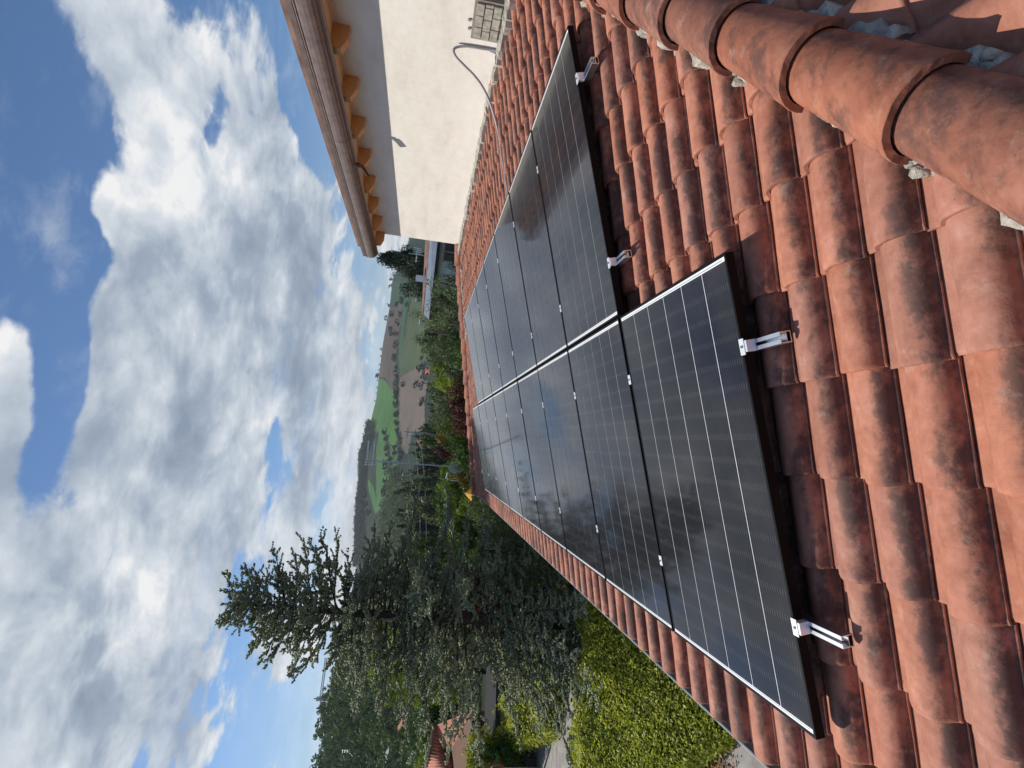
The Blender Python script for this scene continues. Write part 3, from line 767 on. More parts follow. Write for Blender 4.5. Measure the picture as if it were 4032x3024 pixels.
for (hy, hz_) in ((3.03, 1.432), (3.14, 1.425)):
    dk = MB(); dk.tube([(XW-.010, hy, hz_), (XW-.002, hy, hz_)], .017, 10); link('wall_hole', dk.mesh('wall_hole', M_stone), house)
# conduit
def bez(P, n=40):
    P = [np.array(p, float) for p in P]; out = []
    Q = [P[0]]+P+[P[-1]]
    for i in range(1, len(Q)-2):
        for s in np.linspace(0, 1, n//(len(P)-1)+1)[:-1]:
            out.append(.5*((2*Q[i])+(-Q[i-1]+Q[i+1])*s+(2*Q[i-1]-5*Q[i]+4*Q[i+1]-Q[i+2])*s*s+(-Q[i-1]+3*Q[i]-3*Q[i+1]+Q[i+2])*s**3))
    out.append(P[-1]); return out
mc = MB(); mc.tube(bez([(XW-.01, 3.36, 1.13), (XW-.02, 3.365, 1.28), (XW-.02, 3.375, 1.44), (XW-.045, 3.40, 1.545), (XW-.10, 3.43, 1.53), (XW-.15, 3.47, 1.44), (XW-.19, 3.55, 1.32), (XW-.24, 3.64, 1.22), (XW-.32, 3.74, 1.13), (XW-.42, 3.84, 1.055), (XW-.56, 3.93, .985), (XW-.85, 3.99, .90), (XW-1.2, 4.02, .80), (XW-1.5, 4.04, .71)], 130), .0125, 10)
thing('conduit', 'grey corrugated conduit looping out of the cream wall down onto the tiles', 'cable', data=mc.mesh('conduit', M_cable, True))

# ---------------------------------------------------------------- solar panels
LP, WP, GP, GC = 1.7392, 1.134, .02, .0138
FT = .035
def rbox(mbx, b0, b1, a0, a1, h0, h1):   # local frame x=b, y=a, z=h
    mbx.hexa([(b0, a0, h0), (b1, a0, h0), (b1, a1, h0), (b0, a1, h0), (b0, a0, h1), (b1, a0, h1), (b1, a1, h1), (b0, a1, h1)])
fr = MB(); wf = .011
rbox(fr, 0, LP, 0, wf, -FT, 0); rbox(fr, 0, LP, WP-wf, WP, -FT, 0); rbox(fr, 0, wf, wf, WP-wf, -FT, 0); rbox(fr, LP-wf, LP, wf, WP-wf, -FT, 0)
rbox(fr, wf, LP-wf, wf, WP-wf, -FT+.002, -.006)
FRAME = fr.mesh('frame', M_frame)
bs_ = MB(); rbox(bs_, wf, LP-wf, wf, WP-wf, -.005, -.0022); BACK = bs_.mesh('backsheet', M_back)
cw = .1815; chh = .0925; gap = .0056
cols = 6; rows = 18; mx = (WP-cols*cw-(cols-1)*gap)/2
span = LP-2*wf-2*.017; midg = .0; pitch = (span-midg)/rows
cm = MB(); rbox(cm, -(pitch-.0004)/2, (pitch-.0004)/2, -cw/2, cw/2, -.0004, .0004); CELL = cm.mesh('cell', M_cell)
spots = []
for c in range(cols):
    for r in range(rows):
        b = wf+.017+(r+.5)*pitch+(midg if r >= rows//2 else 0); a = mx+(c+.5)*cw+c*gap
        spots.append((b, a))
# joined cells need their own cell coordinates: keep them as instances sharing one mesh for the near panels
rb = MB()
rbox(rb, wf+.008, wf+.012, wf+.02, WP-wf-.02, -.0022, -.0018)
RIB = rb.mesh('ribbon', M_ribbon)
def far_cells():
    m = MB()
    for b, a in spots: rbox(m, b-(pitch-.0004)/2, b+(pitch-.0004)/2, a-cw/2, a+cw/2, -.0016, -.0012)
    me = m.mesh('cell', M_cellfar); return me
M_cellfar, t, b = mat('cell_black_far')
b.inputs['Base Color'].default_value = (.014, .014, .016, 1); b.inputs['Roughness'].default_value = .42; b.inputs['Specular IOR Level'].default_value = .05
b.inputs['Coat Weight'].default_value = .9; b.inputs['Coat IOR'].default_value = 1.31
t.link(t.smooth(t.noise(t.mapping(t.new('ShaderNodeNewGeometry').outputs['Position'], scale=(.6, 2.5, 1)), 3.5, 5, .6), .3, .75, .045, .11), b.inputs['Coat Roughness'])
FARC = far_cells()
ordn = ['first', 'second', 'third', 'fourth', 'fifth', 'sixth', 'seventh', 'eighth', 'ninth']
def panel(b0, i, label, near):
    p = rv(i*(WP+GP), b0, 0)
    mw = Matrix.Translation(Vector(p)) @ BM_MAIN
    mw = mw @ Matrix.Rotation(random.uniform(-.0012, .0012), 4, 'Z') @ Matrix.Rotation(random.uniform(-.0015, .0015), 4, 'Y')
    o = thing('solar_panel', label, 'solar panel', 'black solar panels laid out on the tiled roof', mw=mw)
    link('frame', FRAME, o); bk = link('backsheet', BACK, o); link('ribbon', RIB, bk); link('ribbon', RIB, bk, loc=(LP-2*wf-.020, 0, 0))
    if near:
        for b, a in spots: link('cell', CELL, bk, loc=(b, a, -.0014))
    else: link('cell', FARC, bk, kind='stuff')
for i in range(9):
    lab = ('black solar panel jutting out alone at the near end of the lower row' if i == 0 else
           'black solar panel at the far end of the lower row beside the eave' if i == 8 else
           f'{ordn[i]} black solar panel from the near end in the lower row beside the eave')
    panel(0, i, lab, i < 4)
for i in range(7):
    lab = ('black solar panel at the near end of the upper row, by the bare tiles' if i == 0 else
           'black solar panel at the far end of the upper row, towards the house corner' if i == 6 else
           f'{ordn[i]} black solar panel from the near end in the upper row beside the cream wall')
    panel(LP+GC, i+1, lab, i < 3)
# rails with clamps
def rail_mesh(L0, L1):
    m = MB(); w2 = .020
    H0, H1 = -.078, -.0365
    t_ = .003
    rbox(m, -w2, -w2+t_, L0, L1, H0, H1); rbox(m, w2-t_, w2, L0, L1, H0, H1); rbox(m, -w2+t_, w2-t_, L0, L1, H0, H0+t_)
    rbox(m, -w2+t_, -.006, L0, L1, H1-t_, H1); rbox(m, .006, w2-t_, L0, L1, H1-t_, H1)
    rbox(m, -.0075, -.006, L0, L1, H1-.012, H1-t_); rbox(m, .006, .0075, L0, L1, H1-.012, H1-t_)
    rbox(m, -w2+t_, w2-t_, L0, L1, H0+.016, H0+.018)
    return m.mesh('rail_profile', M_alu)
ec = MB(); rbox(ec, -.021, .021, -.030, -.001, -.0362, .0015); rbox(ec, -.030, .030, -.018, .012, .0017, .0045)
ENDC = ec.mesh('end_clamp', M_clamp, bevel=.0008)
mc_ = MB(); rbox(mc_, -.026, .026, -.0165, .0165, .0004, .0035); rbox(mc_, -.026, .026, -.0085, -.0065, -.036, .0004); rbox(mc_, -.026, .026, .0065, .0085, -.036, .0004)
MIDC = mc_.mesh('mid_clamp', M_clamp)
bo = MB(); bo.tube([(0, 0, .0035), (0, 0, .0085)], .0055, 6); BOLT = bo.mesh('bolt', M_bolt)
bo = MB(); bo.tube([(0, -.005, .0045), (0, -.005, .009)], .0055, 6); BOLTE = bo.mesh('bolt', M_bolt)
hk = MB(); rbox(hk, -.015, .015, -.003, .003, -.135, -.078); rbox(hk, -.10, .015, -.003+.0, .003, -.141, -.135); HOOK = hk.mesh('roof_hook', M_alu)
P_ = WP+GP
rails = [(.385, 0, 9, -.185, 'aluminium rail under the lower row of panels, nearest the eave'), (1.385, 0, 9, -.170, 'aluminium rail under the lower row of panels, in the middle of the array'),
         (2.058, 1, 8, P_-.150, 'aluminium rail under the upper row of panels, next to the lower row'), (3.160, 1, 8, P_-.165, 'aluminium rail under the upper row of panels, nearest the cream wall')]
for bq, i0_, i1_, aend, lab in rails:
    mw = Matrix.Translation(Vector(rv(0, bq, 0))) @ BM_MAIN
    r = thing('mounting_rail', lab, 'rail', 'aluminium mounting rails under the panels', mw=mw)
    link('rail_profile', rail_mesh(aend, i1_*P_-GP+.10), r)
    e = link('end_clamp', ENDC, r, loc=(0, i0_*P_, 0)); link('bolt', BOLTE, e)
    e = link('end_clamp', ENDC, r, mw=Matrix.Translation((0, i1_*P_-GP, 0)) @ Matrix.Rotation(math.pi, 4, 'Z')); link('bolt', BOLTE, e)
    for i in range(i0_+1, i1_):
        e = link('mid_clamp', MIDC, r, loc=(0, i*P_-GP/2, 0))
        if i < 4: link('bolt', BOLT, e)
    for a in np.arange(i0_*P_+.35, i1_*P_, 1.2): link('roof_hook', HOOK, r, loc=(0, a, 0))

# ---------------------------------------------------------------- foliage builders
def leaf_attr(me, vals):
    at = me.attributes.new('leaf', 'FLOAT', 'POINT'); at.data.foreach_set('value', vals.astype(np.float32))
def leaves_mesh(name, C, size, m, rng, nrm=None, aspect=.55, per=None):
    """one diamond leaf per centre"""
    n = len(C)
    d = rng.normal(size=(n, 3)); d /= np.linalg.norm(d, axis=1)[:, None]
    if nrm is not None:
        e = rng.normal(size=(n, 3))*.6+nrm; e /= np.linalg.norm(e, axis=1)[:, None]
    else:
        e = rng.normal(size=(n, 3)); e /= np.linalg.norm(e, axis=1)[:, None]
    s = np.cross(d, e); s /= (np.linalg.norm(s, axis=1)[:, None]+1e-9); d = np.cross(e, s)
    sz = (size*rng.uniform(.6, 1.3, n))[:, None] if np.isscalar(size) else (size*rng.uniform(.7, 1.2, n))[:, None]
    V = np.stack([C-d*sz*.5, C+s*sz*aspect*.5, C+d*sz*.5, C-s*sz*aspect*.5], 1).reshape(-1, 3)
    F = np.arange(4*n).reshape(-1, 4)
    me = new_mesh(name, V, F, m)
    lv = np.repeat(per if per is not None else rng.uniform(0, 1, n), 4); leaf_attr(me, lv)
    return me
def crown_points(rng, n, nclump, rx, rz, shape='round'):
    """leaf centres in clumps filling an uneven crown centred at 0; returns centres and clump tone"""
    cl = []
    while len(cl) < nclump:
        p = rng.uniform(-1, 1, 3)
        if shape == 'round' and p@p > 1: continue
        if shape == 'cone':
            t = (p[2]+1)/2; rad = (1-t)**.65*.80+.07
            q = math.hypot(p[0], p[1])
            if q > 1: continue
            p[0] *= rad; p[1] *= rad
        if shape == 'dome' and (p[0]**2+p[1]**2+(p[2] if p[2] > 0 else p[2]*.8)**2) > 1: continue
        if np.linalg.norm(p) < .35 and rng.random() < .6: continue
        cl.append(p)
    cl = np.array(cl); cs = rng.uniform(.16, .34, nclump)*(0.8 if shape == 'cone' else 1)
    tone = rng.uniform(0, 1, nclump)
    idx = rng.integers(0, nclump, n)
    g = rng.normal(size=(n, 3)); g /= np.linalg.norm(g, axis=1)[:, None]
    rad = rng.uniform(.35, 1, n)**.5
    P = cl[idx]+g*(cs[idx]*rad)[:, None]*np.array([1, 1, .75])
    return P*np.array([rx, rx, rz]), np.clip(tone[idx]*.7+rng.uniform(0, .3, n), 0, 1), g
def make_tree_data(kind, shape, nleaf, nclump, leaf, seed, rx=1., rz=1., aspect=.55):
    rng = np.random.default_rng(seed)
    P, tone, g = crown_points(rng, nleaf, nclump, rx, rz, shape)
    me = leaves_mesh('crown', P, leaf, ML[kind], rng, nrm=g, aspect=aspect, per=tone)
    return me
def trunk_data(h, r, seed, nl=6, spread=.6):
    rng = random.Random(seed); m = MB()
    m.tube([(0, 0, -.3), (rng.uniform(-.02, .02)*h, 0, h*.3), (rng.uniform(-.04, .04)*h, rng.uniform(-.03, .03)*h, h*.7), (0, 0, h*1.0)], [r, r*.8, r*.5, r*.2], 7)
    for i in range(nl):
        a = rng.uniform(0, 6.28); z = h*rng.uniform(.35, .75)
        m.tube([(0, 0, z), (math.cos(a)*spread*.5, math.sin(a)*spread*.5, z+h*.12), (math.cos(a)*spread, math.sin(a)*spread, z+h*.28)], [r*.4, r*.25, r*.08], 5)
    return m.mesh('trunk', M_bark, True)
_cache = {}
def tree(name, label, cat, y, xtop, dist, width, kind, shape='round', group=None, seed=0, base_x=None, dens=1.0, crownfrac=.85, leafpx=2.0, yoff=0):
    """a tree that stands at the given distance along the sight line and is tall enough to reach xtop"""
    top = pd(xtop, y, dist); gx_, gy_ = top[0], top[1]; bz = gz(top); Ht = max(top[2]-bz, 1.0)
    leaf = max(.05, leafpx*dist/578.)
    rz = Ht*crownfrac/2; rx = width/2
    key = (kind, shape, seed % 3, round(rx/rz, 1), round(leaf/rx, 2), dens)
    if key not in _cache:
        area = 4*rx*rz*3.14; n = int(min(26000, max(260, dens*area*2.4/(leaf*leaf*.30))))
        _cache[key] = make_tree_data(kind, shape, n, int(26+n**.5*.55), leaf/rx, 100+seed % 3*7+len(_cache), 1., rz/rx)
    kt = ('trunk', seed % 3)
    if kt not in _cache: _cache[kt] = trunk_data(1., .03, seed, 6, .13)
    o = thing(name, label, cat, group, loc=(gx_, gy_, bz), rot=(0, 0, seed*1.7))
    link('trunk', _cache[kt], o, scale=(Ht*.95,)*3)
    link('crown', _cache[key], o, loc=(0, 0, Ht-rz), scale=(rx*.93,)*3)
    return o

# ---------------------------------------------------------------- the big spruce
def spruce():
    rng = np.random.default_rng(42); rd = random.Random(42)
    base = pd(1575, 2424, 17.2); bz = -5.0
    tip = pd(857, 2372, 17.2); top = tip[2]; H = top-bz
    o = thing('spruce_tree', 'tall dark blue-green spruce with ragged pointed top standing left of the roof', 'tree', loc=(base[0], base[1], bz))
    lean = np.array([tip[0]-base[0], tip[1]-base[1]])*.6
    ax = lambda z: np.array([lean[0]*(z/H)+.06*math.sin(z*.7), lean[1]*(z/H)+.05*math.cos(z*.9), z])
    mt = MB(); zz = np.linspace(-.2, H*.975, 16); mt.tube([ax(z) for z in zz], [.27*(1-z/H*.96)+.012 for z in zz], 10)
    link('trunk', mt.mesh('trunk', M_bark, True), o)
    # half-width of the crown against height above the ground (from the silhouette)
    hz = np.array([0, .9, 1.9, 3.2, 4.7, 6.0, 7.65, 9.0, 10.4, 11.0, H+.05]); hwid = np.array([.4, 1.9, 2.9, 3.5, 3.65, 3.25, 2.4, 1.5, .85, .5, .08])
    br = MB(); SP = []; SD = []; SL = []; tones = []
    nb = 235
    for i in range(nb):
        z = 1.0+(H-1.45)*(i+rd.random())/nb
        L = np.interp(z, hz, hwid)*rd.choice([.5, .65, .8, .9, .95, 1.0, 1.05, 1.22])*rd.uniform(.9, 1.08)
        a = i*2.39996+rd.uniform(-.4, .4)
        p0 = ax(z); up0 = .42 if z > H*.72 else (.12 if z > H*.4 else -.12)
        dv = np.array([math.cos(a), math.sin(a), up0+rd.uniform(-.14, .14)]); dv /= np.linalg.norm(dv)
        n = max(5, int(L/.16)); pts = [p0]; d = dv.copy()
        for s in range(n):
            f = s/n
            d = d+np.array([rd.uniform(-.07, .07), rd.uniform(-.07, .07), -.035 if f < .55 else .055]); d /= np.linalg.norm(d)
            pts.append(pts[-1]+d*(L/n))
        br.tube(pts[::2]+([pts[-1]] if len(pts) % 2 == 0 else []), list(np.linspace(.028 if L > 1.5 else .016, .004, len(pts[::2])+(1 if len(pts) % 2 == 0 else 0))), 4)
        tone = rd.random()
        for s in range(1, len(pts)):
            f = s/(len(pts)-1)
            if f < .16 and L > 1.2: continue
            p = pts[s]; dd = pts[s]-pts[s-1]; dd /= np.linalg.norm(dd)
            side = np.cross(dd, [0, 0, 1.]); side /= np.linalg.norm(side)+1e-9
            for sg in (-1, 1):
                if rd.random() < .10: continue
                l2 = (.20+.55*(1-f))*min(1, L/1.6+.25)*rd.uniform(.6, 1.2)
                d2 = side*sg*rd.uniform(.5, 1.)+dd*rd.uniform(.2, 1.)+np.array([0, 0, rd.uniform(-.45, .45)]); d2 /= np.linalg.norm(d2)
                m2 = max(2, int(l2/.055)); q = p.copy()
                for u in range(m2):
                    d2 = d2+np.array([0, 0, .03])+np.array([rd.uniform(-.22, .22), rd.uniform(-.22, .22), rd.uniform(-.16, .16)]); d2 /= np.linalg.norm(d2)
                    q = q+d2*(l2/m2)
                    SP.append(q); SD.append(d2*.7+np.array([rd.uniform(-.5, .5), rd.uniform(-.5, .5), rd.uniform(-.1, .8)])); SL.append(rd.uniform(.065, .11)); tones.append(tone*.5+rd.random()*.5)
                    for tw in (-1, 1):
                        if rd.random() < .95:
                            SP.append(q); s2_ = np.cross(d2, [0, 0, 1.])*tw*.8+d2*.6+np.array([0, 0, rd.uniform(-.1, .5)]); SD.append(s2_); SL.append(rd.uniform(.055, .10)); tones.append(tone*.5+rd.random()*.5)
            if rd.random() < .6:
                SP.append(p); SD.append(dd+np.array([0, 0, .7])); SL.append(rd.uniform(.07, .11)); tones.append(tone*.5+rd.random()*.5)
    link('branch', br.mesh('branch', M_bark), o, kind='stuff')
    P = np.array(SP); Dd = np.array(SD); Dd /= np.linalg.norm(Dd, axis=1)[:, None]; Ls = np.array(SL)
    n = len(P); print('spruce shoots', n)
    r1 = rng.normal(size=(n, 3)); A = np.cross(Dd, r1); A /= np.linalg.norm(A, axis=1)[:, None]; B = np.cross(Dd, A)
    rad = rng.uniform(.021, .034, n)[:, None]
    mid = P+Dd*(Ls*.45)[:, None]
    V = [P-Dd*.01]
    for k in range(3):
        an = 2*math.pi*k/3; V.append(mid+(A*math.cos(an)+B*math.sin(an))*rad)
    V.append(P+Dd*Ls[:, None])
    V = np.stack(V, 1).reshape(-1, 3)
    b5 = (np.arange(n)*5)[:, None]
    F = np.concatenate([b5+np.array([[0, 1+k, 1+(k+1) % 3]]) for k in range(3)]+[b5+np.array([[4, 1+(k+1) % 3, 1+k]]) for k in range(3)], 0)
    me = new_mesh('needle_foliage', V, F, ML['spruce']); leaf_attr(me, np.repeat(np.array(tones), 5))
    link('crown', me, o, kind='stuff')
spruce()

# ---------------------------------------------------------------- hedge below the eave
M_twig = simple('hedge_inside', (.045, .06, .015), 1.0, nscale=8, namt=.4)
def hedge(name, label, foot, z0, z1, n, leaf, kind, seed, lump_=.25, slope=False):
    rng = np.random.default_rng(seed)
    foot = np.array(foot, float); c = foot.mean(0)
    bx0, by0 = foot.min(0); bx1, by1 = foot.max(0)
    P = []
    X = rng.uniform(bx0-.2, bx1+.2, n*3); Y = rng.uniform(by0-.2, by1+.2, n*3)
    ok = inpoly(X, Y, [tuple(p) for p in foot]); X, Y = X[ok][:int(n*.62)], Y[ok][:int(n*.62)]
    hgt = lambda X, Y: z1-(np.clip(11.9-Y, 0, 3.4)*.50 if slope else 0)+lump_*(np.sin(X*1.9+1)*np.cos(Y*1.6)*.5+np.sin(X*4.3+Y*3.1)*.3+np.sin(X*.8-Y*.6)*.6)
    Z = hgt(X, Y)-rng.exponential(.09, len(X))
    top = np.stack([X, Y, Z], 1); tn = np.tile([0, 0, 1.], (len(X), 1))
    # sides
    seg = [(foot[i], foot[(i+1) % len(foot)]) for i in range(len(foot))]
    ln = np.array([np.linalg.norm(b-a) for a, b in seg]); m = n-len(X)
    si = rng.choice(len(seg), m, p=ln/ln.sum()); u = rng.random(m)
    A = np.array([s[0] for s in seg])[si]; B = np.array([s[1] for s in seg])[si]
    Q = A+(B-A)*u[:, None]; nn = np.stack([(B-A)[:, 1], -(B-A)[:, 0]], 1); nn /= np.linalg.norm(nn, axis=1)[:, None]
    s = np.sign(((Q-c)*nn).sum(1)); nn *= s[:, None]
    Zs = z0+(hgt(Q[:, 0], Q[:, 1])-z0)*rng.random(m)
    off = rng.normal(0, .07, m)+.08*np.sin(Zs*5+Q[:, 0]*3)
    Qs = np.concatenate([Q+nn*off[:, None], Zs[:, None]], 1)
    C = np.concatenate([top, Qs]); N = np.concatenate([tn, np.concatenate([nn, np.full((m, 1), .3)], 1)])
    me = leaves_mesh('foliage', C, leaf, ML[kind], rng, nrm=N, aspect=.6)
    o = thing(name, label, 'hedge')
    link('foliage', me, o, kind='stuff')
    core = MB(); nf = len(foot); f2 = c+(foot-c)*.93
    core.add([(x, y, z0) for x, y in f2]+[(x, y, z1-.22-lump_*.6-(max(0, min(3.4, 11.9-y))*.50 if slope else 0)) for x, y in f2], [(i, (i+1) % nf, nf+(i+1) % nf, nf+i) for i in range(nf)]+[tuple(range(nf, 2*nf))])
    link('twigs', core.mesh('twigs', M_twig), o)
hedge('laurel_hedge', 'big clipped yellow-green hedge directly below the eave gutter', [(-1.2, 8.5), (-3.65, 8.6), (-4.5, 9.2), (-5.9, 10.3), (-7.3, 12.0), (-7.0, 13.9), (-6.2, 14.1), (-5.2, 13.1), (-4.0, 12.4), (-3.2, 13.3), (-1.2, 13.0)], -5, -3.15, 90000, .085, 'hedge', 1, slope=True)
hedge('back_hedge', 'shaded dark hedge behind the spruce trunk beyond the yellow-green hedge', [(-2.2, 18.6), (-9.5, 20.5), (-12.5, 25.0), (-11.8, 26.0), (-7.5, 22.8), (-1.6, 20.8)], -5, -3.7, 26000, .10, 'hedge', 2, .6)
# paving and drive
def sheet(name, pts, z, m, **kw):
    V = [(x, y, z) for x, y in pts]; me = new_mesh(name, V, [tuple(range(len(V)))], m); return link(name, me, **kw)
sheet('soil_bed', [(-9.5, 2), (-.4, 2), (-.4, 30), (-9.5, 24)], -4.985, M_soil, kind='structure')
sheet('pavement', [(-12, -4), (-.6, -4), (-.6, 9.2), (-4.0, 9.4), (-6.6, 12.0), (-12, 12.0)], -4.975, M_pave, kind='structure')
sheet('driveway', [(-20, 12.02), (-5.4, 12.02), (-6.0, 15.0), (-8.2, 21.5), (-11.0, 28.5), (-22, 28.5)], -4.970, M_pave, kind='structure')
# low kerb wall of the drive
kw_ = MB(); kw_.box((-13.2, 20.2, -4.75), (.18, 9.5, .5), np.array([[math.cos(.25), -math.sin(.25), 0], [math.sin(.25), math.cos(.25), 0], [0, 0, 1]]))
kb = thing('kerb_wall', 'low dark kerb wall with pale coping beside the drive', 'wall'); link('wall_body', kw_.mesh('wall_body', M_greyw), kb)
kw_ = MB(); kw_.box((-13.2, 20.2, -4.47), (.26, 9.5, .06), np.array([[math.cos(.25), -math.sin(.25), 0], [math.sin(.25), math.cos(.25), 0], [0, 0, 1]])); link('coping', kw_.mesh('coping', M_white), kb)
# dry leaves by the pavement
rng = np.random.default_rng(5); c0 = pz(2800, 2990, -4.95)
C = np.stack([c0[0]+rng.normal(0, .35, 900), c0[1]+rng.normal(0, .45, 900), -4.95+rng.random(900)*.12], 1)
lv = leaves_mesh('dry_leaves', C, .09, simple('dry_leaf', (.28, .12, .05), .8, nscale=9, namt=.5), rng, nrm=np.tile([0, 0, 1.], (900, 1)))
thing('dry_leaves', 'scatter of dry brown leaves on grey paving below the gutter', 'leaves', data=lv, kind='stuff')

# ---------------------------------------------------------------- neighbouring houses on the left
def gable_roof(parent, cx, cy, z, lx, ly, rise, rot, m, over=.4, rolls=0, name='roof'):
    r = MB(); x, y = lx/2+over, ly/2+over; t_ = .12
    for sg in (-1, 1):
        r.hexa([(0, -y, rise), (sg*x, -y, 0), (sg*x, y, 0), (0, y, rise), (0, -y, rise+t_), (sg*x, -y, t_), (sg*x, y, t_), (0, y, rise+t_)])
    ro = link(name, r.mesh(name, m), parent, loc=(cx, cy, z), rot=(0, 0, rot))
    if rolls:
        q = MB(); n = int(2*y/rolls)
        for i in range(n):
            yy = -y+rolls*(i+.5)
            for sg in (-1, 1):
                q.tube([(sg*.02, yy, rise+t_+.01), (sg*x, yy, t_+.01)], rolls*.33, 6)
        link('tile_roll', q.mesh('tile_roll', m, True), ro, kind='stuff')
        q = MB(); q.tube([(0, -y, rise+t_+.02), (0, y, rise+t_+.02)], .12, 8); link('ridge_tile', q.mesh('ridge_tile', m, True), ro)
    return ro
def win(parent, c, w_, h_, rot, frame=M_white, t_=.06):
    m = MB(); f = .07
    for s in (-1, 1): m.box((s*(w_/2-f/2), 0, 0), (f, t_, h_)); m.box((0, 0, s*(h_/2-f/2)), (w_-2*f, t_, f))
    m.box((0, 0, 0), (f*.7, t_*.9, h_-2*f))
    fo = link('window', m.mesh('window', frame), parent, loc=c, rot=(0, 0, rot))
    g_ = MB(); g_.box((0, 0, 0), (w_-2*f, .015, h_-2*f)); link('pane', g_.mesh('pane', M_glass), fo)
# house A: low tiled roof with rust wall
ra = pz(1690, 2960, -2.2)
pA = pd(1700, 3010, 38)
hA = thing('neighbour_house', 'rust-walled house with long low red tiled roof behind the spruce at left', 'house', loc=(0, 0, 0))
rA = .42
cA = pd(1735, 3060, 37); zA = pd(1765, 2960, 33)[2]
RA = [pz(1717, 2855, -1.3), pz(1682, 3024, -1.3), pz(1780, 3024, -2.6), pz(1765, 2902, -2.6)]
RA[1] = RA[0]+(RA[1]-RA[0])*2.2; RA[2] = RA[3]+(RA[2]-RA[3])*2.2
m = MB(); dn_ = np.array([0, 0, -.12]); m.hexa([tuple(q+dn_) for q in (RA[0], RA[1], RA[2], RA[3])]+[tuple(q) for q in (RA[0], RA[1], RA[2], RA[3])])
bk0 = RA[0]+(RA[0]-RA[3])*np.array([1, 1, -1]); bk1 = RA[1]+(RA[1]-RA[2])*np.array([1, 1, -1])
m.hexa([tuple(q+dn_) for q in (bk0, bk1, RA[1], RA[0])]+[tuple(q) for q in (bk0, bk1, RA[1], RA[0])])
rfA = link('roof', m.mesh('roof', M_rt), hA)
for i in range(26):
    u_ = (i+.5)/26; p_ = RA[0]*(1-u_)+RA[1]*u_; q_2 = RA[3]*(1-u_)+RA[2]*u_
    m = MB(); m.tube([p_+np.array([0, 0, .03]), q_2+np.array([0, 0, .03])], .13, 6); link('tile_roll', m.mesh('tile_roll', M_rt, True), rfA)
m = MB(); m.tube([RA[0]+np.array([0, 0, .06]), RA[1]+np.array([0, 0, .06])], .15, 8); link('ridge_tile', m.mesh('ridge_tile', M_rt2, True), rfA)
w0, w1 = RA[3], RA[2]; inn = (RA[0]-RA[3])*np.array([.25, .25, 0])
m = MB(); m.hexa([(w0+inn)[0:2].tolist()+[-5.2], (w1+inn)[0:2].tolist()+[-5.2], (bk1)[0:2].tolist()+[-5.2], (bk0)[0:2].tolist()+[-5.2], (w0+inn)[0:2].tolist()+[-2.55], (w1+inn)[0:2].tolist()+[-2.55], (bk1)[0:2].tolist()+[-2.7], (bk0)[0:2].tolist()+[-2.7]]); link('wall', m.mesh('wall', M_orange), hA)
# house B: grey garage block with porch roof, stairs and rails
gB = thing('garage_block', 'grey rendered garage block with white framed opening below the spruce', 'building')
cB = pz(1985, 2890, -5.0); rB = .30
Rz = lambda a: np.array([[math.cos(a), -math.sin(a), 0], [math.sin(a), math.cos(a), 0], [0, 0, 1.]])
def loc_(c, r, v): return tuple(np.array(c)+Rz(r)@np.array(v, float))
cB = pz(2104, 2930, -5.0); rB = .45
m = MB(); m.box((-.3, 1.5, .85), (7, 3, 1.7)); link('wall', m.mesh('wall', M_greyw), gB, loc=tuple(cB), rot=(0, 0, rB))
m = MB(); m.box((-.3, 1.4, 1.77), (7.4, 3.4, .12)); link('flat_roof', m.mesh('flat_roof', simple('pale_concrete', (.05, .05, .05), 1.0, spec=.05)), gB, loc=tuple(cB), rot=(0, 0, rB))
for xx in (.2, 2.0):
    win(gB, loc_(cB, rB, (xx, -.04, .9)), 1.5, 1.3, rB)
# stairs with railings
st = thing('outdoor_stairs', 'dark outdoor stairs with thin metal railing beside the grey garage', 'stairs')
cS = cB+Rz(rB)@np.array([-1.9, -1.2, 0])
for i in range(9):
    m = MB(); m.box((0, i*.27, .09+i*.17), (2.0, .30, .17)); link('step', m.mesh('step', M_pave), st, loc=tuple(cS), rot=(0, 0, rB))
for xx in (-1.05, 1.05):
    m = MB(); m.tube([(xx, -.1, 1.0), (xx, 2.3, 2.5)], .03, 6)
    for i in range(5): m.tube([(xx, i*.55, .1+i*.35), (xx, i*.55, 1.05+i*.345)], .02, 5)
    link('railing', m.mesh('railing', M_steel), st, loc=tuple(cS), rot=(0, 0, rB))
# porch roof with red rolls
pr_ = thing('porch_roof', 'small steep red tiled porch roof above the outdoor stairs', 'roof')
PR = [pz(1912, 2955, -2.85), pz(1924, 3040, -2.85), pz(1978, 3034, -3.25), pz(1951, 2935, -3.25)]
m = MB(); dn_ = np.array([0, 0, -.10]); m.hexa([tuple(q+dn_) for q in PR]+[tuple(q) for q in PR]); slp = link('tiled_slope', m.mesh('tiled_slope', M_rt), pr_)
for i in range(8):
    u_ = (i+.5)/8; m = MB(); m.tube([PR[0]*(1-u_)+PR[1]*u_+np.array([0, 0, .03]), PR[3]*(1-u_)+PR[2]*u_+np.array([0, 0, .03])], .075, 7); link('tile_roll', m.mesh('tile_roll', M_rt, True), slp)
for q in (PR[3], PR[2]):
    m = MB(); m.box(((q*.97+PR[0]*.03)[0], (q*.97+PR[0]*.03)[1], (q[2]-5)/2-.05), (.12, .12, 5+q[2]-.05)); link('post', m.mesh('post', M_white), pr_)

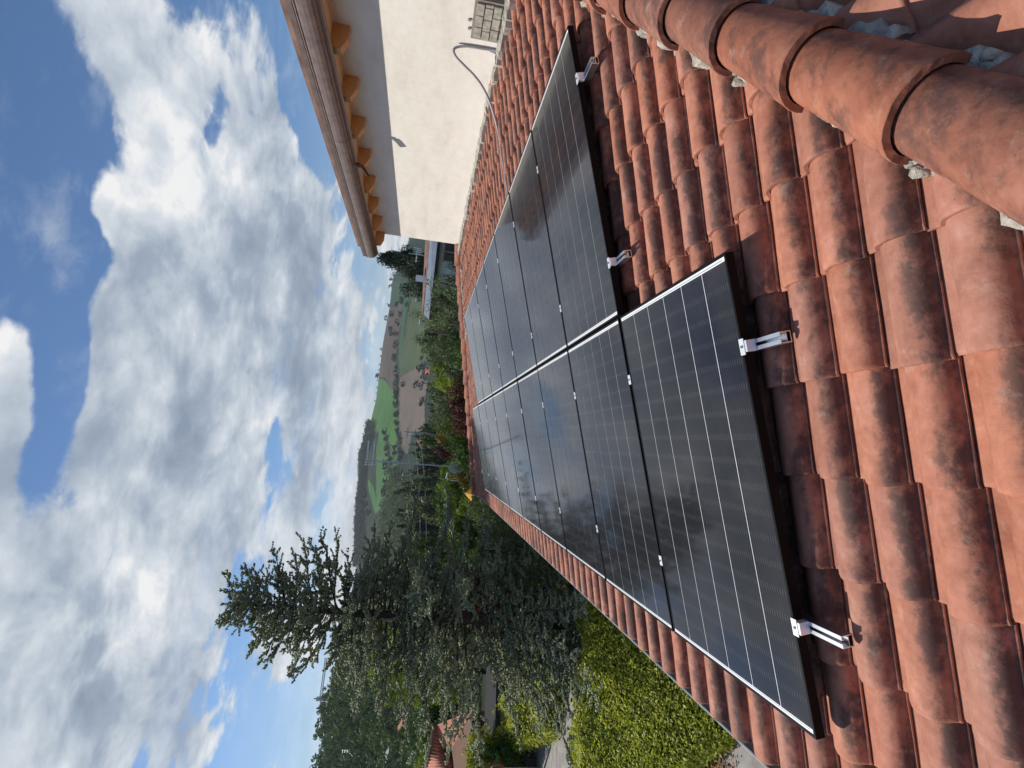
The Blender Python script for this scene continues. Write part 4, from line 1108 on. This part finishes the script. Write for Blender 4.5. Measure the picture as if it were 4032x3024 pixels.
# ---------------------------------------------------------------- far buildings
def hill_pt(x, y):            # where the sight line meets the slope
    d = ray(x, y); dh = math.hypot(d[0], d[1]); s = np.linspace(180, 1400, 400)
    P = CAMP+d[None]*(s/dh)[:, None]; g = ground_z(P[:, 0], P[:, 1]); k = np.argmax(P[:, 2] < g)
    return P[k] if P[k, 2] < g[k] else P[-1]
def block(name, label, y, x0, x1, dist, wpx, m, depth=8, roofm=None, wins=None, rise=0, cat='building', rot=0.0):
    """x0 top, x1 foot of the visible wall in photo pixels; wpx width in photo pixels"""
    if dist is None: q_ = hill_pt(x1, y); dist = math.hypot(q_[0]-CAMP[0], q_[1]-CAMP[1])
    T = pd(x0, y, dist); B_ = pd(x1, y, dist); w_ = wpx*dist/FPX; h_ = T[2]-B_[2]
    az = math.atan2(T[0]-CAMP[0], T[1]-CAMP[1]); r = -az+rot
    zb = min(B_[2], gz(T)); hh = T[2]-zb
    o = thing(name, label, cat)
    mm = MB(); mm.box((0, depth/2, -hh/2), (w_, depth, hh)); link('wall', mm.mesh('wall', m), o, loc=tuple(T), rot=(0, 0, r))
    if roofm is not None:
        mm = MB(); e = .06*w_ if w_ < 12 else .6
        if rise > 0: mm.add([(-w_/2-e, -e, 0), (w_/2+e, -e, 0), (w_/2+e, depth+e, 0), (-w_/2-e, depth+e, 0), (-w_/2+depth*.3, depth/2, rise), (w_/2-depth*.3, depth/2, rise)], [(0, 1, 5, 4), (2, 3, 4, 5), (1, 2, 5), (3, 0, 4), (3, 2, 1, 0)])
        else: mm.box((0, depth/2, .15), (w_+2*e, depth+2*e, .3))
        link('roof', mm.mesh('roof', roofm), o, loc=tuple(T), rot=(0, 0, r))
    if wins:
        nx, nz, fw, fh = wins
        for i in range(nx):
            for j in range(nz):
                lx = -w_/2+w_*(i+.5)/nx; lz = -h_*(j+.5)/nz
                q = loc_(T, r, (lx, -.03, lz)); g_ = MB(); g_.box((0, 0, 0), (w_/nx*fw, .1, h_/nz*fh)); link('window', g_.mesh('window', M_glass), o, loc=q, rot=(0, 0, r))
    return o
block('school_building', 'long grey stone building with rows of small windows on the hilltop', 2645, 1335, 1385, 300, 155, M_stone, 14, M_stone, (12, 3, .45, .5))
block('tall_wing', 'darker taller wing of the hilltop building half hidden by spruce twigs', 2560, 1330, 1400, 305, 40, M_greyw, 14, M_stone, (3, 4, .45, .5))
block('apartment_house', 'pinkish apartment house with red roof and square windows at the foot of the wooded hill', 2855, 1592, 1622, 175, 100, M_pink, 8, M_rt, (6, 2, .4, .4), 1.6)
block('low_shed', 'long low grey shed at the foot of the wooded hill', 2985, 1528, 1548, 190, 70, M_greyw, 8, M_slate, (4, 1, .5, .4), 1.2)
block('ochre_cottage', 'small sunlit ochre cottage among the trees right of the spruce', 2055, 1655, 1680, 140, 28, M_ochre, 6, M_ochre, (1, 1, .25, .3), 1.2)
block('white_cottage', 'small white gabled cottage with dark windows among the trees', 1983, 1675, 1692, 130, 22, M_white, 6, M_rt2, (2, 1, .3, .4), 1.0)
block('farmhouse', 'low grey-roofed farmhouse below the green fields', 1893, 1584, 1592, None, 60, M_pink, 9, M_slate, (5, 1, .35, .5), 1.5)
block('red_roof_house', 'house with faded pinkish tiled roof beside the antenna mast', 1740, 1668, 1682, 160, 60, M_pink, 8, M_rt2, (4, 1, .35, .5), 2.2)
block('orange_cottage', 'tiny cottage with bright orange roof next to the red plum tree', 1465, 1690, 1700, 150, 18, M_ochre, 5, M_rt, (1, 1, .3, .4), 1.0)
block('long_barn', 'long low barn with white front at the edge of the green meadow', 1255, 1655, 1662, None, 50, M_white, 8, M_slate, (5, 1, .5, .5), 1.2)
block('glasshouse', 'low pale glasshouse under the meadow behind the feathery tree', 1165, 1640, 1648, None, 50, M_white, 8, M_slate, (6, 1, .6, .6), 1.0)
# house C beyond the cream wall corner
hC = thing('corner_house', 'white house with blue-grey roof and one window just past the cream wall corner', 'house')
dC = 31.
tw = pd(1722, 1060, dC); bw = pd(1790, 1060, dC); azC = math.atan2(tw[0]-CAMP[0], tw[1]-CAMP[1]); rC = -azC
m = MB(); wC = 4.9; hh = tw[2]+5.2; m.box((wC/2-.9, 3, -hh/2), (wC, 6, hh)); link('wall', m.mesh('wall', M_white), hC, loc=tuple(tw), rot=(0, 0, rC))
m = MB(); m.hexa([(-2.6, -.55, -.02), (4.6, -.55, -.02), (4.6, 6.4, -.02), (-2.6, 6.4, -.02), (-2.6, -.55, .13), (4.6, -.55, .13), (4.6, 6.4, .13), (-2.6, 6.4, .13)]); link('fascia', m.mesh('fascia', simple('dark_fascia', (.05, .04, .035), .7)), hC, loc=tuple(tw), rot=(0, 0, rC))
m = MB(); m.hexa([(-2.6, -.6, .14), (4.6, -.6, .14), (4.6, 4.6, .14), (-2.6, 4.6, .14), (-2.4, -.2, .45), (4.6, -.2, .62), (4.6, 4.4, .62), (-2.4, 4.4, .45)]); rf_ = link('roof', m.mesh('roof', M_slate), hC, loc=tuple(tw), rot=(0, 0, rC))
m = MB(); m.hexa([(-2.6, .9, .50), (4.6, .9, .62), (4.6, 4.4, .62), (-2.6, 4.4, .50), (-2.6, 2.6, .62), (4.6, 2.6, 1.02), (4.6, 2.8, 1.02), (-2.6, 2.8, .62)]); link('ridge_tiling', m.mesh('ridge_tiling', M_rt2), hC, loc=tuple(tw), rot=(0, 0, rC))
win(hC, loc_(tw, rC, (.95, -.03, -.62)), 1.05, .85, rC, frame=simple('pale_frame', (.5, .5, .48), .6))
m = MB(); m.box((-.62, 1.4, .85), (.34, .34, .5)); link('chimney', m.mesh('chimney', M_white), rf_, loc=(0, 0, 0))
an = thing('roof_antenna', 'white television antenna on a short mast above the corner house', 'antenna')
ap = pd(1650, 1003, 31.5)
m = MB(); m.tube([(0, 0, -1.4), (0, 0, .55)], .022, 6); link('mast', m.mesh('mast', M_steel), an, loc=tuple(ap))
m = MB(); m.tube([(-.05, 0, .12), (.35, 0, .12)], .02, 5)
for q in range(4): m.box((.02+q*.1, 0, .12), (.03, .03, .42))
link('dipole', m.mesh('dipole', M_white), an, loc=tuple(ap), rot=(0, 0, rC))
m = MB(); m.tube([(-.4, 0, .12), (-.1, 0, .12)], .02, 5); m.box((-.35, 0, .12), (.06, .04, .12)); link('dipole', m.mesh('dipole', M_white), an, loc=tuple(ap), rot=(0, 0, rC))

# ---------------------------------------------------------------- antenna mast, lamps, parasol, cables, cranes
am = thing('antenna_mast', 'tall thin mast with two white antennas and a small dish over the garden trees', 'antenna')
aD = 30.; a0 = pd(1790, 1838, aD); a1 = pd(1478, 1815, aD)
m = MB(); m.tube([(a0[0], a0[1], gz(a0)), tuple(a0), tuple(a1), tuple(a1+(a1-a0)*.12)], [.045, .04, .034, .03], 6); link('mast', m.mesh('mast', M_steel), am)
rt_ = CZ; lf = np.array([-1., 0, 0])
for (xx, ln, nm) in ((1445, .85, 3), (1470, .75, 3)):
    c = pd(xx, 1810, aD); m = MB()
    m.tube([c, c+np.array([.95, .1, .03])], .045, 6)
    for q in range(nm): m.box(c+np.array([-.25+q*.12, 0, 0]), (.03, .08, .28))
    m.tube([c, c+np.array([-.3, 0, .05])], .02, 5)
    link('aerial', m.mesh('aerial', M_white), am)
c = pd(1500, 1817, aD); m = MB(); m.box(c, (.12, .12, .12)); link('amplifier_box', m.mesh('amplifier_box', M_white), am)
# dish
c = pd(1797, 1843, aD-.15); m = MB(); nrm = (CAMP-c)/np.linalg.norm(CAMP-c); nrm = nrm+np.array([.35, 0, .25]); nrm /= np.linalg.norm(nrm)
A_ = np.cross(nrm, [0, 0, 1.]); A_ /= np.linalg.norm(A_); B_ = np.cross(nrm, A_); V_ = []; F_ = []
for rI in range(5):
    rad = .40*rI/4
    for q in range(20): V_.append(c+(A_*math.cos(q*.31416)*.85+B_*math.sin(q*.31416))*rad+nrm*(.09*(rI/4)**2))
for rI in range(4):
    for q in range(20): F_.append((rI*20+q, rI*20+(q+1) % 20, (rI+1)*20+(q+1) % 20, (rI+1)*20+q))
m.add(V_, F_); dsh = link('dish', m.mesh('dish', simple('dish_face', (.62, .52, .44), .5, nscale=3), True), am)
m = MB(); m.tube([c-B_*-.35, c+nrm*.35], .012, 5); m.box(c+nrm*.36, (.07, .07, .07)); link('feed_arm', m.mesh('feed_arm', M_steel), dsh)
# garden lamps
for lab, y_, x_ in (('white curved garden lamp left of the bronze bush', 1890, 1758), ('white curved garden lamp near the spruce edge', 2040, 1756)):
    o = thing('garden_lamp', lab, 'lamp', 'white curved garden lamps', loc=tuple(pd(x_, y_, 34)))
    m = MB(); m.tube([(0, 0, -5.3), (0, 0, -.3), (.02, 0, -.08), (.12, 0, .0)], .03, 6); link('pole', m.mesh('pole', M_white), o)
    m = MB(); m.tube([(.08, 0, 0), (.42, 0, -.03)], [.07, .05], 8); link('lamp_head', m.mesh('lamp_head', M_white), o)
# parasol
pp = pd(1838, 1942, 26)
o = thing('parasol', 'small orange garden parasol just past the far eave corner', 'parasol', loc=tuple(pp))
m = MB(); V_ = [(0, 0, .10)]+[(.33*math.cos(q*math.pi/4), .33*math.sin(q*math.pi/4), -.22) for q in range(8)]; m.add(V_, [(0, 1+q, 1+(q+1) % 8) for q in range(8)]); link('canopy', m.mesh('canopy', M_cloth), o)
m = MB(); m.tube([(0, 0, gz(pp)-pp[2]), (0, 0, .12)], .025, 6); link('pole', m.mesh('pole', M_white), o)
# overhead cables: three spans on poles
for n_, (xa, xb, lab) in enumerate(((1595, 1612, 'uppermost overhead cable crossing the valley'), (1627, 1638, 'middle overhead cable crossing the valley'), (1650, 1664, 'lowest overhead cable crossing the valley'))):
    A_ = pd(xa, 1700, 75); B_ = pd(xb, 2420, 60); pts = []
    for s in np.linspace(0, 1, 24): pts.append(A_*(1-s)+B_*s+np.array([0, 0, -.6*4*s*(1-s)]))
    m = MB(); m.tube(pts, .028, 5); thing('overhead_cable', lab, 'cable', 'overhead cables across the valley', data=m.mesh('overhead_cable', M_steel))
for (y_, xt, lab, d_) in ((1700, 1592, 'grey utility pole at the right end of the overhead cables', 75), (2420, 1605, 'grey utility pole hidden behind the spruce', 60)):
    P0 = pd(xt, y_, d_); m = MB(); m.tube([(P0[0], P0[1], gz(P0)), tuple(P0)], [.14, .09], 8); m.box(P0-np.array([0, 0, .4]), (1.2, .1, .1)); 
    m.box(P0-np.array([0, 0, 1.4]), (1.0, .1, .1)); thing('utility_pole', lab, 'pole', data=m.mesh('utility_pole', M_steel))
def lattice(m, A_, B_, w_, n, r=.05):
    A_ = np.array(A_, float); B_ = np.array(B_, float); d = (B_-A_); L = np.linalg.norm(d); d /= L
    u = np.cross(d, [0, 1., 0] if abs(d[1]) < .9 else [1., 0, 0]); u /= np.linalg.norm(u); v = np.cross(d, u)
    cs = [u+v, u-v, -u-v, -u+v]
    for c in cs: m.tube([A_+c*w_/2, B_+c*w_/2], r, 4)
    for i in range(n):
        for k in range(4):
            p = A_+d*L*i/n+cs[k]*w_/2; q = A_+d*L*(i+1)/n+cs[(k+1) % 4]*w_/2; m.tube([p, q], r*.7, 3)
M_crane = simple('crane_steel', (.34, .32, .32), .6)
dcr = 330.
c0 = pd(1262, 2752, dcr); az_ = math.atan2(c0[0]-CAMP[0], c0[1]-CAMP[1]); rgt = np.array([math.cos(az_), -math.sin(az_), 0])
o = thing('tower_crane', 'tower crane with long jib above the wooded hill at left', 'crane')
m = MB(); lattice(m, (c0[0], c0[1], gz(c0)), tuple(c0+np.array([0, 0, 2.])), 1.3, 12, .17); link('tower', m.mesh('tower', M_crane), o)
je = pd(1284, 2590, dcr)
m = MB(); lattice(m, tuple(c0), tuple(je), .9, 22, .12); link('jib', m.mesh('jib', M_crane), o)
ce = pd(1262, 2783, dcr); m = MB(); m.tube([tuple(c0), tuple(ce)], .25, 4); link('counter_jib', m.mesh('counter_jib', M_crane), o)
m = MB(); m.box(ce-np.array([0, 0, 1.0]), (3, 3, 2.4)); link('counterweight', m.mesh('counterweight', M_greyw), o)
m = MB(); m.tube([tuple(c0), tuple(c0+np.array([0, 0, 3.2]))], .3, 4); link('tower_head', m.mesh('tower_head', M_crane), o)
for (nm, lab, y_, xt, dd, wd) in (('lattice_mast', 'pale far lattice mast on the left skyline', 2930, 1285, 500, 2.4), ('lattice_tower', 'dark lattice crane tower rising behind the feathery tree near the gutter end', 1006, 1480, 200, 1.6), ('pylon', 'pale green lattice pylon standing in the wooded hillside', 2972, 1345, 240, 2.2), ('pylon', 'pale lattice pylon below the bright green field', 1808, 1545, 900, 2.2)):
    P0 = pd(xt, y_, dd); m = MB(); lattice(m, (P0[0], P0[1], max(gz(P0), P0[2]-22)), tuple(P0), wd, 14, .13*dd/300); thing(nm, lab, 'mast' if nm != 'pylon' else 'pylon', data=m.mesh(nm, M_steel))

# ---------------------------------------------------------------- trees in the middle distance
T_ = [  # name, label, y, xtop, dist, width m, kind, shape, dens
 ('conifer_tree', 'feathery dark conifer rising beside the end of the upper gutter', 1010, 1497, 60, 5.6, 'cedar', 'cone', 1.0, 2.2),
 ('conifer_tree', 'lower bushy conifer flank left of the feathery conifer', 1085, 1560, 56, 4.6, 'cedar', 'round', 1.0, 2.2),
 ('shrub_tree', 'grey-green loose tree in front of the corner house', 1110, 1700, 24, 2.4, 'olive', 'round', 1., 2.0),
 ('shrub_tree', 'grey-green loose tree left of the corner house', 1180, 1690, 25, 2.6, 'olive', 'round', 1., 2.0),
 ('shrub_tree', 'small dark round bush at the roof edge below the corner house window', 1035, 1765, 21, 1.5, 'dark', 'round', 1., 2.0),
 ('olive_tree', 'tall silvery olive tree with a ragged top in the middle right', 1228, 1640, 33, 3.0, 'olive', 'round', 1., 2.0),
 ('olive_tree', 'broad silvery olive tree beside the meadow edge', 1300, 1665, 32, 3.6, 'olive', 'round', 1., 2.0),
 ('olive_tree', 'olive tree with a pale pointed crest left of the broad one', 1345, 1640, 34, 2.8, 'olive', 'round', 1., 2.0),
 ('olive_tree', 'low dense olive tree right next to the lime green shrub', 1385, 1690, 30, 3.0, 'olive', 'round', 1., 2.0),
 ('shrub_tree', 'dark green bush close behind the roof edge on the right', 1270, 1740, 23, 2.6, 'dark', 'round', 1., 2.0),
 ('shrub_tree', 'dark green bush behind the end of the upper panel row', 1360, 1745, 23, 2.4, 'green', 'round', 1., 2.0),
 ('lime_shrub', 'lime green shrub right of the dark red plum tree', 1450, 1712, 30, 2.4, 'lime', 'round', 1., 2.0),
 ('lime_shrub', 'lime green shrub above the dark red plum tree', 1500, 1700, 34, 2.8, 'lime', 'round', .8, 2.0),
 ('plum_tree', 'large dark red plum tree just past the roof edge', 1545, 1750, 24, 2.6, 'red', 'round', 1.1, 2.0),
 ('plum_tree', 'left half dark red plum tree just past the roof edge', 1645, 1765, 24, 2.2, 'red', 'round', 1.1, 2.0),
 ('plum_tree', 'small dark red plum tree right of the antenna mast', 1775, 1715, 40, 1.9, 'red', 'round', 1.1, 2.0),
 ('plum_tree', 'dark red foliage glimpsed through the spruce', 2330, 1660, 24, 2.0, 'red', 'round', 1.0, 2.0),
 ('olive_tree', 'olive tree between the ploughed field and the large plum tree', 1570, 1680, 45, 4.2, 'olive', 'round', 1., 2.0),
 ('olive_tree', 'olive tree below the pinkish roof house', 1640, 1690, 42, 4.0, 'olive', 'round', 1., 2.0),
 ('green_tree', 'green tree left of the large plum tree', 1700, 1735, 27, 2.6, 'green', 'round', 1., 2.0),
 ('green_tree', 'yellowish tree between the two plum trees', 1700, 1705, 40, 3.0, 'bronze', 'round', .9, 2.0),
 ('green_tree', 'green tree below the small plum tree', 1775, 1775, 27, 2.6, 'green', 'round', 1., 2.0),
 ('bronze_bush', 'bronze yellow bush left of the satellite dish', 1870, 1765, 30, 1.5, 'bronze', 'round', 1., 2.0),
 ('green_tree', 'bright green tree above the bronze bush', 1880, 1705, 36, 2.8, 'lime', 'round', .8, 2.0),
 ('green_tree', 'bright green tree above the orange parasol', 1945, 1705, 38, 3.4, 'green', 'round', 1., 2.0),
 ('green_tree', 'spreading green tree in front of the ochre cottage', 2020, 1715, 36, 3.4, 'green', 'round', 1., 2.0),
 ('green_tree', 'green tree touching the right edge of the spruce', 2095, 1730, 33, 3.2, 'green', 'round', 1., 2.0),
 ('willow_tree', 'pale grey-green willow at the far roof corner', 2010, 1860, 19, 1.9, 'olive', 'round', 1., 2.0),
 ('willow_tree', 'pale grey-green willow behind the eave gutter', 2085, 1850, 18, 2.1, 'olive', 'round', 1., 2.0),
 ('willow_tree', 'darker grey-green willow nearest the spruce', 2165, 1880, 17, 2.0, 'olive', 'round', 1., 2.0),
 ('lime_shrub', 'strip of bright lime shrub behind the willow', 1995, 1795, 28, 1.6, 'lime', 'round', 1., 2.0),
 ('green_tree', 'bright green tree glimpsed behind the spruce top left side', 2540, 1400, 45, 5.0, 'lime', 'round', .7, 2.0),
 ('green_tree', 'bright green tree glimpsed through the middle of the spruce', 2620, 1440, 42, 5.0, 'lime', 'round', .7, 2.0),
 ('green_tree', 'green tree behind the lower spruce branches', 2480, 1600, 38, 5.5, 'green', 'round', 1., 2.0),
 ('green_tree', 'green tree behind the rust-walled house roof', 2830, 1625, 52, 5.0, 'green', 'round', 1., 2.0),
 ('green_tree', 'green tree above the red tiled roof at the left edge', 2930, 1640, 56, 5.5, 'green', 'round', 1., 2.0),
 ('green_tree', 'round green tree above the end of the red tiled roof', 3010, 1635, 54, 5.0, 'lime', 'round', .8, 2.0),
 ('yellow_shrub', 'bright yellow shrub between the two red tiled roofs', 2955, 1815, 29.5, 1.8, 'yellow', 'round', .9, 2.0),
 ('green_tree', 'small green bush below the yellow shrub', 2985, 1850, 29, 1.8, 'green', 'round', .9, 2.0),
]
for i, (nm, lab, y, xt, d_, wd, kd, shp, dn, lp) in enumerate(T_):
    tree(nm, lab, 'tree' if 'tree' in nm else 'shrub', y, xt, d_, wd, kd, shp, seed=i, dens=dn, leafpx=lp)
# further garden and valley trees, each its own
rt = random.Random(21); lab_n = 0
FT_ = []
for i in range(120):
    y = rt.uniform(1120, 2450); d_ = rt.uniform(55, 260)
    xt = {True: rt.uniform(1640, 1690), False: rt.uniform(1600, 1670)}[y < 1700]
    if y > 1900: xt = rt.uniform(1545, 1660); 
    if y > 2300: xt = rt.uniform(1530, 1660)
    if 1200 < y < 1660: xt = rt.uniform(1672, 1700)
    FT_.append((y, xt, d_, rt.uniform(22, 62)))
FT_.sort()
for i, (y, xt, d_, wpx) in enumerate(FT_):
    kd = rt.choice(['olive', 'dark', 'green', 'dark', 'olive', 'far'])
    tree('valley_tree', 'one of the small rounded trees scattered over the valley floor', 'tree', y, xt, d_, max(2.4, wpx*d_/FPX), kd, 'round', group='trees scattered over the valley floor', seed=i, dens=.7, leafpx=2.2, crownfrac=.92)
# hedgerow and skyline trees on the far hills
HL = [cr2(l) for l in ([(700, 600), (690, 680), (665, 760), (655, 860), (650, 930), (640, 1010), (640, 1080), (645, 1150), (650, 1230), (650, 1330), (655, 1400), (650, 1500), (655, 1600)],
      [(745, 540), (742, 600), (700, 590), (655, 600), (620, 720), (610, 800), (625, 880)],
      [(860, 1040), (870, 1120), (865, 1200), (860, 1280), (840, 1160), (820, 1260), (710, 1300), (880, 1240), (870, 1400), (860, 1440)])]
HL += [cr3(l) for l in ([(655, 0), (650, 60), (650, 130), (655, 200), (655, 280), (660, 340), (665, 400), (680, 440), (690, 500), (700, 560), (640, 520), (650, 600), (690, 640)],
      [(560, 420), (575, 470), (575, 540), (570, 600), (570, 680), (565, 740), (565, 800), (560, 860), (555, 930), (548, 1000), (535, 1060), (600, 640), (620, 660), (645, 690)],
      [(400, 960), (410, 1010), (430, 1060), (390, 1000), (380, 1080)])]
FARC_ = [make_tree_data('far', 'round', 420, 14, .30, 300+s, 1., .85) for s in range(4)]
FTR = trunk_data(1., .05, 5, 3, .2)
def fartree(P, w_, lab, grp, seed, m=None):
    o = thing('hedgerow_tree', lab, 'tree', grp, loc=(P[0], P[1], gz(P)-.1*w_), rot=(0, 0, seed))
    link('crown', FARC_[seed % 4], o, loc=(0, 0, w_*.42), scale=w_/2); link('trunk', FTR, o, scale=w_*.5)
n_ = 0
for poly in HL:
    for (x, y) in poly:
        for q in range(2):
            P = hill_pt(x+rt.uniform(-3, 3), y+rt.uniform(-14, 14)); dist = math.hypot(P[0]-CAMP[0], P[1]-CAMP[1])
            fartree(P, rt.uniform(15, 27)*dist/FPX, 'one of the dark rounded trees in the hedgerows between the far fields', 'hedgerow trees between the far fields', n_); n_ += 1
sk = [(575, 625, 22), (560, 730, 22), (603, 420, 20), (600, 470, 20), (600, 380, 18), (522, 985, 14), (518, 1040, 10), (512, 1110, 10), (510, 1150, 12), (508, 1205, 22), (515, 1195, 16), (492, 1240, 10), (487, 1300, 11), (483, 1345, 8), (470, 1410, 9), (555, 870, 5)]
for (x, y, wpx) in sk:
    X, Y = 1250+x/2.074, 900+y/2.074; az = az_of(Y, X); r_ = float(rtop(az))*.995
    P = np.array([CAMP[0]+r_*math.sin(az), CAMP[1]+r_*math.cos(az), 0]); fartree(P, wpx*r_/FPX, 'one of the trees standing out on the far ridge line', 'trees along the far ridge', n_); n_ += 1
# woods: far ridge wood and the wooded hill on the left, one mass each
def wood(name, label, polys_or_az, n, wlo, whi, kind, seed, rlo, rhi, az0, az1, leaf=.34, nl=150, poly=None, cat='woodland'):
    rng = np.random.default_rng(seed); base = [crown_points(np.random.default_rng(seed+s), nl, 9, 1., .95, 'round') for s in range(5)]
    Cs = []; S = []; T = []; N = []
    cnt = 0; tries = 0
    while cnt < n and tries < n*60:
        tries += 1
        az = rng.uniform(az0, az1); rt_m = float(rtop(az)); r_ = rt_m*math.sqrt(rng.uniform(rlo**2, rhi**2))
        p = np.array([CAMP[0]+r_*math.sin(az), CAMP[1]+r_*math.cos(az), 0.]); p[2] = gz(p)
        if poly is not None:
            x, y, z = proj(p)
            if not inpoly(np.array([x]), np.array([y]), poly)[0]: continue
        w_ = rng.uniform(wlo, whi); b_, tn_, g_ = base[cnt % 5]
        a = rng.uniform(0, 6.28); R = Rz(a)
        Cs.append(b_@R.T*np.array([w_/2, w_/2, w_/2*rng.uniform(.9, 1.5)])+p+np.array([0, 0, w_*.45])); N.append(g_@R.T); T.append(np.clip(tn_*.5+rng.uniform(0, .5), 0, 1)); S.append(np.full(len(b_), w_/2*leaf)); cnt += 1
    me = leaves_mesh(name, np.concatenate(Cs), np.concatenate(S), ML[kind], rng, nrm=np.concatenate(N), aspect=.7, per=np.concatenate(T))
    thing(name, label, cat, data=me, kind='stuff')
wood('ridge_wood', 'dark wood covering the top of the far ridge', None, 1500, 8, 13, 'far', 3, .80, 1.0, az_of(2320), az_of(1640), .3, 70, cr3([(300, 330), (490, 335), (500, 450), (480, 560), (480, 950), (440, 830), (400, 830), (405, 1000), (440, 1090), (420, 1500), (300, 1500)]))
wood('valley_wood', 'dense mixed wood on the valley side below the green fields', None, 700, 9, 16, 'wood', 4, .20, .62, az_of(2420), az_of(1850), .24, 150, [(1560, 1850), (1530, 2000), (1500, 2060), (1480, 2150), (1450, 2300), (1420, 2450), (1720, 2450), (1720, 1850)])
wood('hill_wood', 'thick green wood covering the whole hillside at left', None, 760, 5, 10, 'wood', 6, .30, .985, az_of(3500), az_of(2560), .2, 240)
o = thing('skyline_conifer', 'small dark pointed conifer beside the hilltop school', 'tree', loc=tuple(pd(1330, 2722, 290)))
cmx = make_tree_data('dark', 'cone', 900, 40, .22, 77, 1., 1.8); link('crown', cmx, o, loc=(0, 0, -.5), scale=2.6); link('trunk', FTR, o, loc=(0, 0, -6), scale=6)
hm = bpy.data.materials.new('haze'); hm.use_nodes = True; ht = NT(hm.node_tree); ht.N.clear()
pv = ht.new('ShaderNodeVolumePrincipled'); pv.inputs['Color'].default_value = (.80, .88, 1.0, 1); pv.inputs['Density'].default_value = .00010; pv.inputs['Anisotropy'].default_value = .2
ho = ht.new('ShaderNodeOutputMaterial'); ht.link(pv.outputs[0], ho.inputs['Volume'])
mb = MB(); mb.box((0, 0, 0), (13000, 13000, 1.0)); zlo, zhi = float(GZ.min())-3, 230.
mb.v = [(x, y, zlo if z < 0 else zhi) for x, y, z in mb.v]
link('haze', mb.mesh('haze', hm), kind='stuff')
print('objects', len(bpy.data.objects), 'tris', sum(len(me.polygons) for me in bpy.data.meshes))
